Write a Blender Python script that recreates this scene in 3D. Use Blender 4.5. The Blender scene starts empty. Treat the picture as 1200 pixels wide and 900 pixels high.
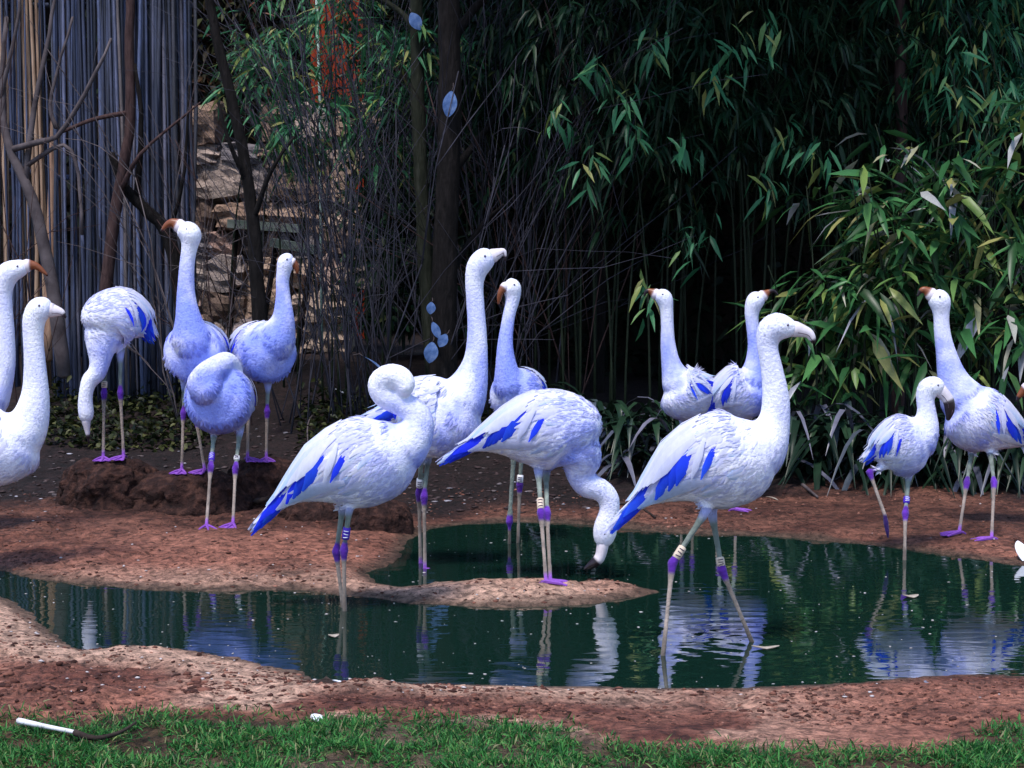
import bpy, math, random
import numpy as np
from mathutils import Vector, Matrix

random.seed(7)
rng = np.random.default_rng(7)
scene = bpy.context.scene
col = scene.collection

# ------------------------------------------------------------------ camera
CAM_H = 1.45
FPX = 2333.0                       # focal length in photograph pixels (1200 wide)
HORIZON = 270.0
PITCH = math.atan((450.0 - HORIZON) / FPX)
cam_data = bpy.data.cameras.new('camera')
cam_data.sensor_width = 36.0
cam_data.lens = 36.0 * FPX / 1200.0
cam_data.clip_start = 0.05
cam_data.clip_end = 2000.0
cam = bpy.data.objects.new('camera', cam_data)
cam.location = (0, 0, CAM_H)
cam.rotation_euler = (math.pi / 2 - PITCH, 0, 0)
col.objects.link(cam)
scene.camera = cam

# ------------------------------------------------------------------ sky, sun, exposure
SUN_EL, SUN_AZ = math.radians(66), math.radians(-155)     # azimuth clockwise from +Y (north)
world = bpy.data.worlds.new('World')
scene.world = world
world.use_nodes = True
wn = world.node_tree
bg = wn.nodes['Background']
sky = wn.nodes.new('ShaderNodeTexSky')
sky.sky_type = 'NISHITA'
sky.sun_disc = False
sky.sun_elevation = SUN_EL
sky.sun_rotation = SUN_AZ
sky.dust_density = 0.6
sky.ozone_density = 2.5
wn.links.new(sky.outputs[0], bg.inputs[0])
bg.inputs[1].default_value = 0.09
sl = bpy.data.lights.new('sun', 'SUN')
sl.energy = 1.5
sl.angle = math.radians(14)
sl.color = (1.0, 0.95, 0.9)
so = bpy.data.objects.new('sun', sl)
sd = Vector((math.sin(SUN_AZ) * math.cos(SUN_EL), math.cos(SUN_AZ) * math.cos(SUN_EL), math.sin(SUN_EL)))
so.rotation_euler = (-sd).to_track_quat('-Z', 'Y').to_euler()
so.location = sd * 30
col.objects.link(so)
scene.view_settings.view_transform = 'Standard'
scene.view_settings.look = 'None'
scene.view_settings.gamma = 1.0
scene.view_settings.exposure = 1.65
scene.cycles.max_bounces = 6

# ------------------------------------------------------------------ measuring helpers
_f = Vector((0, math.cos(PITCH), -math.sin(PITCH)))
_u = Vector((0, math.sin(PITCH), math.cos(PITCH)))
_r = Vector((1, 0, 0))

def ray(px, py):
    return _f + _r * ((px - 600.0) / FPX) + _u * ((450.0 - py) / FPX)

def P(px, py, Y):
    """point at distance Y in front of the camera that the photograph shows at (px, py)"""
    d = ray(px, py)
    return Vector((0, 0, CAM_H)) + d * (Y / d.y)

def G(px, py, z=0.0):
    d = ray(px, py)
    return Vector((0, 0, CAM_H)) + d * ((z - CAM_H) / d.z)

def sm(a, b, x):
    t = np.clip((x - a) / (b - a), 0, 1)
    return t * t * (3 - 2 * t)

def _hash(ix, iy, iz):
    h = (ix * 374761393 + iy * 668265263 + iz * 2147483647) & 0xFFFFFFFF
    h = ((h ^ (h >> 13)) * 1274126177) & 0xFFFFFFFF
    return ((h ^ (h >> 16)) & 0xFFFF) / 65535.0

def vnoise(x, y, z=0.0):
    x = np.asarray(x, float); y = np.asarray(y, float); z = np.asarray(z, float) + 0 * x
    ix, iy, iz = np.floor(x).astype(np.int64), np.floor(y).astype(np.int64), np.floor(z).astype(np.int64)
    fx, fy, fz = x - ix, y - iy, z - iz
    fx, fy, fz = fx*fx*(3-2*fx), fy*fy*(3-2*fy), fz*fz*(3-2*fz)
    r = 0
    for a in (0, 1):
        for b in (0, 1):
            for c in (0, 1):
                w = (fx if a else 1-fx) * (fy if b else 1-fy) * (fz if c else 1-fz)
                r = r + w * _hash(ix+a, iy+b, iz+c)
    return r * 2 - 1

def fbm(x, y, z=0.0, o=4):
    r = 0; a = 0.5; s = 1.0
    for k in range(o):
        r = r + a * vnoise(np.asarray(x)*s + 17.3*k, np.asarray(y)*s - 9.1*k, np.asarray(z)*s)
        a *= 0.5; s *= 2.03
    return r

# ------------------------------------------------------------------ object helpers
def mesh_from(name, verts, faces, smooth=True, colors=None):
    me = bpy.data.meshes.new(name)
    me.from_pydata([tuple(v) for v in verts], [], faces)
    if smooth:
        me.polygons.foreach_set('use_smooth', [True] * len(me.polygons))
    if colors is not None:
        at = me.color_attributes.new('col', 'FLOAT_COLOR', 'POINT')
        c = np.ones((len(verts), 4)); c[:, :3] = colors
        at.data.foreach_set('color', c.ravel())
    me.update()
    return me

def mesh_np(name, verts, quads, smooth=True, colors=None):
    """fast builder: quads (n,4) or tris (n,3) index array"""
    verts = np.asarray(verts, np.float32); quads = np.asarray(quads, np.int32)
    me = bpy.data.meshes.new(name)
    n, k = quads.shape
    me.vertices.add(len(verts)); me.vertices.foreach_set('co', verts.ravel())
    me.loops.add(n * k); me.loops.foreach_set('vertex_index', quads.ravel())
    me.polygons.add(n); me.polygons.foreach_set('loop_start', np.arange(0, n * k, k, dtype=np.int32))
    if smooth:
        me.polygons.foreach_set('use_smooth', np.ones(n, bool))
    if colors is not None:
        at = me.color_attributes.new('col', 'FLOAT_COLOR', 'POINT')
        c = np.ones((len(verts), 4), np.float32); c[:, :3] = colors
        at.data.foreach_set('color', c.ravel())
    me.update(calc_edges=True)
    me.validate()
    return me

def add(name, me, mat=None, parent=None, loc=None, kind=None):
    o = bpy.data.objects.new(name, me)
    col.objects.link(o)
    if mat is not None and me is not None and not me.materials:
        me.materials.append(mat)
    if parent is not None:
        o.parent = parent
    if loc is not None:
        o.location = loc
    if kind:
        o['kind'] = kind
    return o

def tag(o, label, cat, group=None):
    o['label'] = label; o['category'] = cat
    if group: o['group'] = group
    return o

def thing(name, label, cat, loc=(0, 0, 0), group=None):
    o = bpy.data.objects.new(name, None)
    o.empty_display_size = 0.1
    o.location = loc
    col.objects.link(o)
    return tag(o, label, cat, group)

def catmull(pts, n):
    """resample rows of pts (k,m) with a Catmull-Rom spline, n samples"""
    p = np.asarray(pts, float)
    k = len(p)
    if k == 2:
        t = np.linspace(0, 1, n)[:, None]
        return p[0] * (1 - t) + p[1] * t
    e = np.vstack([2 * p[0] - p[1], p, 2 * p[-1] - p[-2]])
    out = []
    for s in np.linspace(0, k - 1, n):
        i = min(int(s), k - 2); t = s - i
        a, b, c, d = e[i], e[i+1], e[i+2], e[i+3]
        out.append(0.5 * ((2*b) + (-a+c)*t + (2*a-5*b+4*c-d)*t*t + (-a+3*b-3*c+d)*t**3))
    return np.array(out)

def frames(pts):
    p = np.asarray(pts, float)
    T = np.gradient(p, axis=0)
    T /= np.linalg.norm(T, axis=1)[:, None] + 1e-12
    up = np.array([0, 0, 1.0])
    if abs(T[0] @ up) > 0.9: up = np.array([0, 1.0, 0])
    n = up - T[0] * (T[0] @ up); n /= np.linalg.norm(n)
    N = []
    for t in T:
        n = n - t * (n @ t); n /= np.linalg.norm(n) + 1e-12
        N.append(n.copy())
    N = np.array(N)
    B = np.cross(T, N)
    return T, N, B

def tube(pts, rad, seg=8, flat=1.0, cap=True):
    """round tube; returns verts, faces.  flat scales the sideways radius"""
    p = np.asarray(pts, float); rad = np.broadcast_to(np.asarray(rad, float), (len(p),))
    T, N, B = frames(p)
    a = np.linspace(0, 2*np.pi, seg, endpoint=False)
    v = (p[:, None, :] + rad[:, None, None] * (np.cos(a)[None, :, None] * N[:, None, :] +
         flat * np.sin(a)[None, :, None] * B[:, None, :])).reshape(-1, 3)
    f = []
    n = len(p)
    for i in range(n - 1):
        for j in range(seg):
            k = (j + 1) % seg
            f.append((i*seg+j, i*seg+k, (i+1)*seg+k, (i+1)*seg+j))
    if cap:
        v = np.vstack([v, p[0] - T[0]*rad[0]*0.5, p[-1] + T[-1]*rad[-1]*0.5])
        c0, c1 = n*seg, n*seg+1
        for j in range(seg):
            k = (j + 1) % seg
            f.append((c0, k, j)); f.append((c1, (n-1)*seg+j, (n-1)*seg+k))
    return v, f

class MB:
    def __init__(s): s.v = []; s.f = []; s.c = []; s.n = 0
    def add(s, v, f, c=None):
        s.v.append(np.asarray(v, float))
        s.f += [tuple(i + s.n for i in q) for q in f]
        if c is not None: s.c.append(np.broadcast_to(np.asarray(c, float), (len(v), 3)))
        s.n += len(v)
    def mesh(s, name, smooth=True):
        return mesh_from(name, np.vstack(s.v), s.f, smooth, np.vstack(s.c) if s.c else None)

# ------------------------------------------------------------------ materials
def new_mat(name):
    m = bpy.data.materials.new(name); m.use_nodes = True
    return m, m.node_tree, m.node_tree.nodes['Principled BSDF']

def ramp(nt, stops, src):
    r = nt.nodes.new('ShaderNodeValToRGB')
    el = r.color_ramp.elements
    while len(el) < len(stops): el.new(0.5)
    for e, (p, c) in zip(el, stops):
        e.position = p; e.color = (*c, 1)
    nt.links.new(src, r.inputs[0])
    return r

def noise_tex(nt, scale, detail=4, rough=0.6, dist=0.0, vec=None):
    n = nt.nodes.new('ShaderNodeTexNoise')
    n.inputs['Scale'].default_value = scale; n.inputs['Detail'].default_value = detail
    n.inputs['Roughness'].default_value = rough; n.inputs['Distortion'].default_value = dist
    if vec is not None: nt.links.new(vec, n.inputs['Vector'])
    return n

def obj_coord(nt, scale=(1, 1, 1)):
    t = nt.nodes.new('ShaderNodeTexCoord'); m = nt.nodes.new('ShaderNodeMapping')
    m.inputs['Scale'].default_value = scale
    nt.links.new(t.outputs['Object'], m.inputs[0])
    return m.outputs[0]

def bump(nt, bsdf, h, strength=0.4, dist=0.01, prev=None):
    b = nt.nodes.new('ShaderNodeBump')
    b.inputs['Strength'].default_value = strength; b.inputs['Distance'].default_value = dist
    nt.links.new(h, b.inputs['Height'])
    if prev is not None: nt.links.new(prev, b.inputs['Normal'])
    nt.links.new(b.outputs[0], bsdf.inputs['Normal'])
    return b.outputs[0]

def mat_noise(name, stops, scale=8, rough=0.85, bump_s=0.4, bump_d=0.01, stretch=(1, 1, 1), detail=5, spec=0.12):
    m, nt, b = new_mat(name)
    v = obj_coord(nt, stretch)
    n = noise_tex(nt, scale, detail, 0.65, 0.2, v)
    r = ramp(nt, stops, n.outputs[0])
    nt.links.new(r.outputs[0], b.inputs['Base Color'])
    b.inputs['Roughness'].default_value = rough
    b.inputs['Specular IOR Level'].default_value = spec
    if bump_s: bump(nt, b, n.outputs[0], bump_s, bump_d)
    return m

def mat_leaf(name, stops, rough=0.45, trans=0.25, spec=0.18):
    """colour varies leaf by leaf"""
    m, nt, b = new_mat(name)
    g = nt.nodes.new('ShaderNodeNewGeometry')
    oi = nt.nodes.new('ShaderNodeObjectInfo')
    ad = nt.nodes.new('ShaderNodeMath'); ad.operation = 'ADD'
    nt.links.new(g.outputs['Random Per Island'], ad.inputs[0]); nt.links.new(oi.outputs['Random'], ad.inputs[1])
    fr = nt.nodes.new('ShaderNodeMath'); fr.operation = 'FRACT'
    nt.links.new(ad.outputs[0], fr.inputs[0])
    r = ramp(nt, stops, fr.outputs[0])
    n = noise_tex(nt, 14, 3)
    hs = nt.nodes.new('ShaderNodeHueSaturation')
    mr = nt.nodes.new('ShaderNodeMapRange'); mr.inputs[3].default_value = 0.6; mr.inputs[4].default_value = 1.4
    nt.links.new(n.outputs[0], mr.inputs[0]); nt.links.new(mr.outputs[0], hs.inputs['Value'])
    nt.links.new(r.outputs[0], hs.inputs['Color'])
    nt.links.new(hs.outputs[0], b.inputs['Base Color'])
    b.inputs['Roughness'].default_value = rough
    b.inputs['Specular IOR Level'].default_value = spec
    if trans:
        tr = nt.nodes.new('ShaderNodeBsdfTranslucent'); mx = nt.nodes.new('ShaderNodeMixShader')
        nt.links.new(hs.outputs[0], tr.inputs[0]); mx.inputs[0].default_value = trans
        nt.links.new(b.outputs[0], mx.inputs[1]); nt.links.new(tr.outputs[0], mx.inputs[2])
        nt.links.new(mx.outputs[0], nt.nodes['Material Output'].inputs[0])
    return m

def mat_col(name, rough=0.8, nscale=60, nstr=0.25, bump_s=0.3, bump_d=0.004, sheen=0.0, stretch=(1, 1, 1), spec=0.25):
    """colour from the 'col' attribute, broken up by fine noise"""
    m, nt, b = new_mat(name)
    a = nt.nodes.new('ShaderNodeAttribute'); a.attribute_name = 'col'
    n = noise_tex(nt, nscale, 4, 0.6, 0, obj_coord(nt, stretch))
    mr = nt.nodes.new('ShaderNodeMapRange'); mr.inputs[1].default_value = 0.25; mr.inputs[2].default_value = 0.75
    mr.inputs[3].default_value = 1 - nstr; mr.inputs[4].default_value = 1.0
    nt.links.new(n.outputs[0], mr.inputs[0])
    mx = nt.nodes.new('ShaderNodeMix'); mx.data_type = 'RGBA'; mx.blend_type = 'MULTIPLY'
    mx.inputs[0].default_value = 1.0
    nt.links.new(a.outputs[0], mx.inputs[6])
    nt.links.new(mr.outputs[0], mx.inputs[7])
    nt.links.new(mx.outputs[2], b.inputs['Base Color'])
    b.inputs['Roughness'].default_value = rough
    b.inputs['Specular IOR Level'].default_value = spec
    if sheen:
        b.inputs['Sheen Weight'].default_value = sheen
    if bump_s: bump(nt, b, n.outputs[0], bump_s, bump_d)
    return m
# ================================================================== ground and pond
POND_PX = [(-90,664),(0,669),(60,681),(150,690),(250,693),(350,691),(420,698),(480,707),(560,712),(640,711),(700,707),(745,700),(772,694),
 (745,688),(700,684),(640,683),(580,684),(520,687),(470,689),(440,684),(428,672),(455,664),(470,650),(478,634),(505,620),(540,615),(600,612),(640,612),
 (700,616),(740,620),(800,625),(900,628),(960,633),(1040,641),(1100,649),(1200,663),(1320,690),(1340,760),(1290,788),(1200,793),(1100,791),(1050,795),
 (980,803),(900,807),(800,807),(700,806),(600,804),(500,803),(410,804),(372,797),(350,788),(300,776),(250,766),(200,760),(150,758),(100,763),(80,756),
 (60,741),(30,716),(0,699),(-60,688),(-120,676)]
POND = np.array([G(x, y)[:2] for x, y in POND_PX])

def pond_sd(x, y):
    """signed distance to the waterline, negative over the pond"""
    x = np.asarray(x, float); y = np.asarray(y, float)
    d = np.full(x.shape, 1e9); ins = np.zeros(x.shape, bool)
    n = len(POND)
    for i in range(n):
        a = POND[i]; b = POND[(i + 1) % n]; e = b - a
        t = np.clip(((x - a[0]) * e[0] + (y - a[1]) * e[1]) / (e @ e), 0, 1)
        d = np.minimum(d, np.hypot(x - a[0] - t * e[0], y - a[1] - t * e[1]))
        c = (a[1] > y) != (b[1] > y)
        xi = a[0] + (y - a[1]) * e[0] / (e[1] if e[1] else 1e-9)
        ins ^= c & (x < xi)
    return np.where(ins, -d, d)

def ground_z(x, y, fine=True):
    x = np.asarray(x, float); y = np.asarray(y, float)
    s = pond_sd(x, y) + 0.035 * fbm(x * 7, y * 7, 3.0, 3)
    px = 600 + x / np.maximum(y, 1) * FPX
    z = np.where(s < 0, -0.004 + np.maximum(s, -0.6) * 0.35, 0.004 + 0.09 * np.minimum(s, 0.25) + 0.02 * np.minimum(np.maximum(s - .25, 0), 1.5))
    left = sm(820, 560, px)
    bank = (0.42 * left + 0.30 * (1 - left)) * sm(10.25 + 0.5 * (1 - left), 14.5, y) + 0.9 * sm(17, 60, y)
    z = z + bank
    land = sm(0.0, 0.12, s)
    z = z + land * (0.035 * fbm(x * 1.7, y * 1.7, 1.0, 3) + 0.012)
    if fine:
        rough = 0.55 + 0.6 * sm(-0.1, 0.35, fbm(x * 1.3, y * 1.3, 8.0, 3))
        z = z + land * rough * (0.022 * fbm(x * 9, y * 9, 5.0, 3) + 0.018 * np.abs(fbm(x * 26, y * 26, 2.0, 2)))
        z = z + land * 0.05 * np.maximum(0, fbm(x * 4.5, y * 4.5, 9.0, 3)) * sm(-3.2, -1.2, -np.abs(x + 1.55)) * sm(5.6, 5.9, y) * sm(6.9, 6.5, y)
    return z

gx = np.concatenate([-np.geomspace(3.4, 400, 34)[::-1], np.linspace(-3.36, 3.36, 250), np.geomspace(3.4, 400, 34)])
gy = np.concatenate([[-200, -60, -20, -6, 0, 3, 4.2, 4.8], np.linspace(5.0, 11.4, 260), np.linspace(11.45, 16.5, 70), np.geomspace(17, 700, 28)])
GX, GY = np.meshgrid(gx, gy)
GZ = ground_z(GX.ravel(), GY.ravel())
gv = np.stack([GX.ravel(), GY.ravel(), GZ], 1)
nx, ny = len(gx), len(gy)
ii = (np.arange(ny - 1)[:, None] * nx + np.arange(nx - 1)[None, :]).ravel()
gq = np.stack([ii, ii + 1, ii + nx + 1, ii + nx], 1)
x, y = gv[:, 0], gv[:, 1]
gs = pond_sd(x, y); gpx = 600 + x / np.maximum(y, 1) * FPX
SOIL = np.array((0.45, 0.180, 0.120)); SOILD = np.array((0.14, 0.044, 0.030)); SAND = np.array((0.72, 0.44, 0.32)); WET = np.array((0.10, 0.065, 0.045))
HUM_SHADE = np.array((0.022, 0.011, 0.011)); LAWN = np.array((0.035, 0.035, 0.015))
n1 = fbm(x * 2.2, y * 2.2, 4.0, 4); n2 = fbm(x * 12, y * 12, 6.0, 3)
gc = SOIL + (SOILD - SOIL) * np.clip(0.35 + 1.1 * n1 + 0.7 * n2, 0, 1)[:, None]
sandy = sm(0.34, 0.05, np.abs(gs - 0.16) + 0.12 * n1) * sm(8.6, 7.6, y) * sm(0.9, 0.1, x) 
sandy = np.maximum(sandy, 0.95 * sm(0.16, -0.10, n1 + 0.3 * n2) * sm(6.9, 6.3, y) * sm(150, 240, gpx + 60 * n1) * sm(1100, 700, gpx))
gc = gc + (SAND - gc) * np.clip(sandy, 0, 1)[:, None]
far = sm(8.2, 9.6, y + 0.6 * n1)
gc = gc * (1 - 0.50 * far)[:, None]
hum_shade = sm(9.9, 10.7, y + 0.7 * n1 + 0.35 * sm(900, 500, gpx) - 0.25 * sm(700, 1100, gpx))  # dark back bank: tree shade put into the soil colour, along with humus
gc = gc + (HUM_SHADE * (1 + 0.8 * n2)[:, None] - gc) * hum_shade[:, None]
gc = gc + (WET - gc) * (0.85 * sm(0.10, 0.01, gs + 0.06 * n1))[:, None]
lawn_edge = G(600, 868).y + 0.10 * fbm(x * 3, y * 3, 2.0, 3) - 0.38 * sm(620, 780, gpx) + 0.34 * sm(1090, 1180, gpx)
gc = gc + (LAWN - gc) * (0.8 * sm(0.10, -0.06, y - lawn_edge))[:, None]

def mat_soil():
    m, nt, b = new_mat('soil')
    a = nt.nodes.new('ShaderNodeAttribute'); a.attribute_name = 'col'
    v = obj_coord(nt)
    n = noise_tex(nt, 26, 7, 0.75, 0.6, v); k = noise_tex(nt, 140, 4, 0.7, 0, v)
    mr = nt.nodes.new('ShaderNodeMapRange'); mr.inputs[1].default_value = 0.40; mr.inputs[2].default_value = 0.60
    mr.inputs[3].default_value = 0.28; mr.inputs[4].default_value = 1.3
    nt.links.new(n.outputs[0], mr.inputs[0])
    mr2 = nt.nodes.new('ShaderNodeMapRange'); mr2.inputs[1].default_value = 0.3; mr2.inputs[2].default_value = 0.7
    mr2.inputs[3].default_value = 0.7; mr2.inputs[4].default_value = 1.2
    nt.links.new(k.outputs[0], mr2.inputs[0])
    mu = nt.nodes.new('ShaderNodeMath'); mu.operation = 'MULTIPLY'
    nt.links.new(mr.outputs[0], mu.inputs[0]); nt.links.new(mr2.outputs[0], mu.inputs[1])
    mx = nt.nodes.new('ShaderNodeMix'); mx.data_type = 'RGBA'; mx.blend_type = 'MULTIPLY'; mx.inputs[0].default_value = 1
    nt.links.new(a.outputs[0], mx.inputs[6]); nt.links.new(mu.outputs[0], mx.inputs[7])
    nt.links.new(mx.outputs[2], b.inputs['Base Color'])
    b.inputs['Roughness'].default_value = 0.8; b.inputs['Specular IOR Level'].default_value = 0.25
    q = bump(nt, b, n.outputs[0], 1.0, 0.04); bump(nt, b, k.outputs[0], 0.6, 0.006, q)
    return m
M_SOIL = mat_soil()
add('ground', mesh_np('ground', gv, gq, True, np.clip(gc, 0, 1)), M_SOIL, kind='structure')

# pond water: murky green, still, faint ripples
m, nt, b = new_mat('pond_water'); M_WATER = m
b.inputs['Base Color'].default_value = (0.004, 0.017, 0.012, 1)
b.inputs['Roughness'].default_value = 0.02
b.inputs['IOR'].default_value = 1.5
b.inputs['Specular IOR Level'].default_value = 0.65
v = obj_coord(nt, (1, 2.4, 1))
n = noise_tex(nt, 5.5, 2, 0.5, 0.6, v)
def rings(cx, cy, sc):
    mp = nt.nodes.new('ShaderNodeMapping'); mp.inputs['Location'].default_value = (-cx, -cy, 0)
    t = nt.nodes.new('ShaderNodeTexCoord'); nt.links.new(t.outputs['Object'], mp.inputs[0])
    w = nt.nodes.new('ShaderNodeTexWave'); w.wave_type = 'RINGS'; w.rings_direction = 'Z'; w.inputs['Scale'].default_value = sc
    w.inputs['Distortion'].default_value = 1.2; w.inputs['Detail Scale'].default_value = 1.5
    nt.links.new(mp.outputs[0], w.inputs[0])
    ln = nt.nodes.new('ShaderNodeVectorMath'); ln.operation = 'LENGTH'; nt.links.new(mp.outputs[0], ln.inputs[0])
    fr = nt.nodes.new('ShaderNodeMapRange'); fr.inputs[1].default_value = 0.05; fr.inputs[2].default_value = 0.75
    fr.inputs[3].default_value = 1; fr.inputs[4].default_value = 0
    nt.links.new(ln.outputs['Value'], fr.inputs[0])
    mu = nt.nodes.new('ShaderNodeMath'); mu.operation = 'MULTIPLY'
    nt.links.new(w.outputs['Fac'], mu.inputs[0]); nt.links.new(fr.outputs[0], mu.inputs[1])
    return mu.outputs[0]
p1, p2 = G(880, 752), G(500, 668)
p0 = G(700, 760)
q = bump(nt, b, n.outputs[0], 0.05, 0.02)
q = bump(nt, b, rings(p1.x, p1.y, 3.2), 0.03, 0.02, q)
q = bump(nt, b, rings(p0.x, p0.y, 3.0), 0.02, 0.02, q)
wx0, wx1 = POND[:, 0].min() - .3, POND[:, 0].max() + .3
wy0, wy1 = POND[:, 1].min() - .3, POND[:, 1].max() + .3
add('water', mesh_from('water', [(wx0, wy0, 0), (wx1, wy0, 0), (wx1, wy1, 0), (wx0, wy1, 0)], [(0, 1, 2, 3)], False), M_WATER, kind='structure')

# nest mounds of dried mud
M_MOUND = mat_noise('mound_mud', [(0.3, (0.008, 0.004, 0.004)), (0.5, (0.030, 0.013, 0.011)), (0.7, (0.085, 0.038, 0.028))], 24, 0.95, 1.0, 0.04, detail=7, spec=0.2)
def mound(label, px, Y, r, top, seed, squash=0.8):
    c = P(px, 560, Y); zb = float(ground_z(np.array([c.x]), np.array([Y]), False)[0]) - 0.05
    A, H = 130, 54
    v = []; f = []
    a = np.linspace(0, 2*np.pi, A, endpoint=False)
    for i in range(H):
        t = i / (H - 1)
        an = t * math.pi / 2
        rr = r * 1.25 * max(math.cos(an), 0) ** 0.62 + 1e-4; z = zb + (top - zb) * math.sin(an) ** 0.8
        u = max(0.0, (t - .6) / .4)
        x = np.cos(a); y = np.sin(a)
        w = 1 + 0.20 * fbm(x * 1.3 + seed, y * 1.3, z * 5, 3) + 0.20 * fbm(x * 5 + seed, y * 5, z * 18, 3)
        flat = 1.0 if t < 0.6 else max(0.0, 1 - u * 1.4)
        w = 1 + (w - 1) * flat
        w = w + flat * (0.10 * np.abs(fbm(x * rr * 30 + seed, y * rr * 30, z * 30, 3)) - .04)
        zz = z + 0.035 * fbm(x * 3 + seed, y * 3, z * 9 + 4, 3) * flat + 0.012 * fbm(x * rr * 30, y * rr * 30, seed, 3)
        v += [(px_ * 1.0, py_, pz_) for px_, py_, pz_ in zip(x * rr * w, y * rr * w * squash, zz)]
    for i in range(H - 1):
        for j in range(A):
            k = (j + 1) % A
            f.append((i*A+j, i*A+k, (i+1)*A+k, (i+1)*A+j))
    o = add('nest_mound', mesh_from('nest_mound', v, f), M_MOUND, loc=(c.x, Y, 0))
    tag(o, label, 'nest mound', 'dried mud nest mounds')
    return o
zt = lambda px, py, Y: P(px, py, Y).z
mound('rounded dark mud nest mound under the flamingo hanging its head down', 128, 10.0, .235, zt(130, 537, 9.95) - .004, 1)
mound('low wide mud nest mound under the tall flamingo with raised orange bill', 222, 9.97, .275, zt(226, 552, 9.92) - .004, 2, .75)
mound('mud nest mound in shade behind the sleeping flamingo', 312, 10.12, .20, zt(301, 538, 10.05) - .004, 3)
mound('small crumbling mud mound behind the preening flamingo, by the water', 440, 9.45, .145, .175, 4)
mound('low broken mud mound between the shaded mound and the preening flamingo', 372, 9.75, .17, .13, 5)
# ================================================================== fence, wall, trees and plants behind
def tilt(d, up=(0, 0, 1)):
    z = Vector(d).normalized(); x = Vector(up).cross(z)
    if x.length < 1e-4: x = Vector((1, 0, 0))
    x.normalize(); y = z.cross(x)
    return Matrix((x, y, z)).transposed()

# --- reed fence, each cane its own
M_CANE, nt, b = new_mat('weathered_cane')
oi = nt.nodes.new('ShaderNodeObjectInfo')
r = ramp(nt, [(0.0, (0.012, 0.014, 0.026)), (0.35, (0.020, 0.025, 0.052)), (0.6, (0.035, 0.045, 0.095)), (0.78, (0.030, 0.028, 0.036)), (0.93, (0.085, 0.11, 0.22)), (1.0, (0.10, 0.08, 0.08))], oi.outputs['Random'])
nz = noise_tex(nt, 5, 6, 0.75, 0, obj_coord(nt, (9, 9, 0.9)))
mr = nt.nodes.new('ShaderNodeMapRange'); mr.inputs[1].default_value = .3; mr.inputs[2].default_value = .7; mr.inputs[3].default_value = .25; mr.inputs[4].default_value = 1.7
nt.links.new(nz.outputs[0], mr.inputs[0])
mx = nt.nodes.new('ShaderNodeMix'); mx.data_type = 'RGBA'; mx.blend_type = 'MULTIPLY'; mx.inputs[0].default_value = 1
nt.links.new(r.outputs[0], mx.inputs[6]); nt.links.new(mr.outputs[0], mx.inputs[7]); nt.links.new(mx.outputs[2], b.inputs['Base Color'])
b.inputs['Roughness'].default_value = 0.6
bump(nt, b, nz.outputs[0], 0.5, 0.004)
M_CANETAN = mat_noise('tan_cane', [(0.3, (0.1680, 0.1020, 0.0720)), (0.6, (0.3600, 0.2400, 0.1680)), (0.8, (0.5040, 0.3960, 0.3240))], 6, .7, .5, .004, (8, 8, .8))
cane_me = []
for k in range(6):
    pts = [(0.012 * math.sin(k * 2 + 1.3 * t), 0.008 * math.cos(k + t), 3.9 * t / 6) for t in range(7)]
    v, f = tube(pts, [0.0105 - 0.0004 * t + (0.0012 if t % 2 else 0) for t in range(7)], 7)
    cane_me.append(mesh_from('cane', v, f)); cane_me[-1].materials.append(M_CANE)
tan_me = [m_.copy() for m_ in cane_me]
for m_ in tan_me: m_.materials.clear(); m_.materials.append(M_CANETAN)
def reed_fence(px0, px1, Y, pitch, label, tan=0.0, gap=0.0, top=0.0):
    a, c = P(px0, 430, Y), P(px1, 430, Y)
    zb = float(ground_z(np.array([(a.x + c.x) / 2]), np.array([Y]), False)[0]) - 0.06
    root = thing('reed_fence', label, 'fence', ((a.x + c.x) / 2, Y, zb))
    n = int((c.x - a.x) / pitch)
    for i in range(n):
        if random.random() < gap: continue
        me = random.choice(tan_me if random.random() < tan else cane_me)
        o = add('cane', me, None, root)
        o.location = (a.x + pitch * i + random.uniform(-.008, .008) - root.location.x, random.uniform(-.03, .03), random.uniform(-.03, .0))
        o.rotation_euler = (random.gauss(0, .006), random.gauss(0, .010), random.uniform(0, 6.28))
        s = random.uniform(.6, 1.5); o.scale = (s, s, 1)
    for z in (0.35, 1.5, 2.6):
        v, f = tube([((a.x - root.location.x), 0.055, z), (0, .055, z + .01), (c.x - root.location.x, .055, z)], .018, 6)
        add('rail', mesh_from('rail', v, f), M_CANE, root)
    return root
reed_fence(66, 232, 12.9, 0.0088, 'tall weathered blue grey reed fence panel with a straight edge')
reed_fence(-70, 62, 13.3, 0.0125, 'reed fence section of mixed tan and blue canes with gaps', .45, .10)

# --- stone wall, stone by stone
M_STONE, nt, b = new_mat('wall_stone')
oi = nt.nodes.new('ShaderNodeObjectInfo')
r = ramp(nt, [(0.0, (0.08, 0.055, 0.05)), (0.25, (0.30, 0.19, 0.14)), (0.5, (0.50, 0.36, 0.28)), (0.7, (0.20, 0.18, 0.20)), (0.85, (0.42, 0.26, 0.22)), (1.0, (0.56, 0.47, 0.42))], oi.outputs['Random'])
nz = noise_tex(nt, 9, 6, .7, .3, obj_coord(nt))
mr = nt.nodes.new('ShaderNodeMapRange'); mr.inputs[1].default_value = .35; mr.inputs[2].default_value = .65; mr.inputs[3].default_value = .4; mr.inputs[4].default_value = 1.2
nt.links.new(nz.outputs[0], mr.inputs[0])
mx = nt.nodes.new('ShaderNodeMix'); mx.data_type = 'RGBA'; mx.blend_type = 'MULTIPLY'; mx.inputs[0].default_value = 1
nt.links.new(r.outputs[0], mx.inputs[6]); nt.links.new(mr.outputs[0], mx.inputs[7]); nt.links.new(mx.outputs[2], b.inputs['Base Color'])
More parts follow.
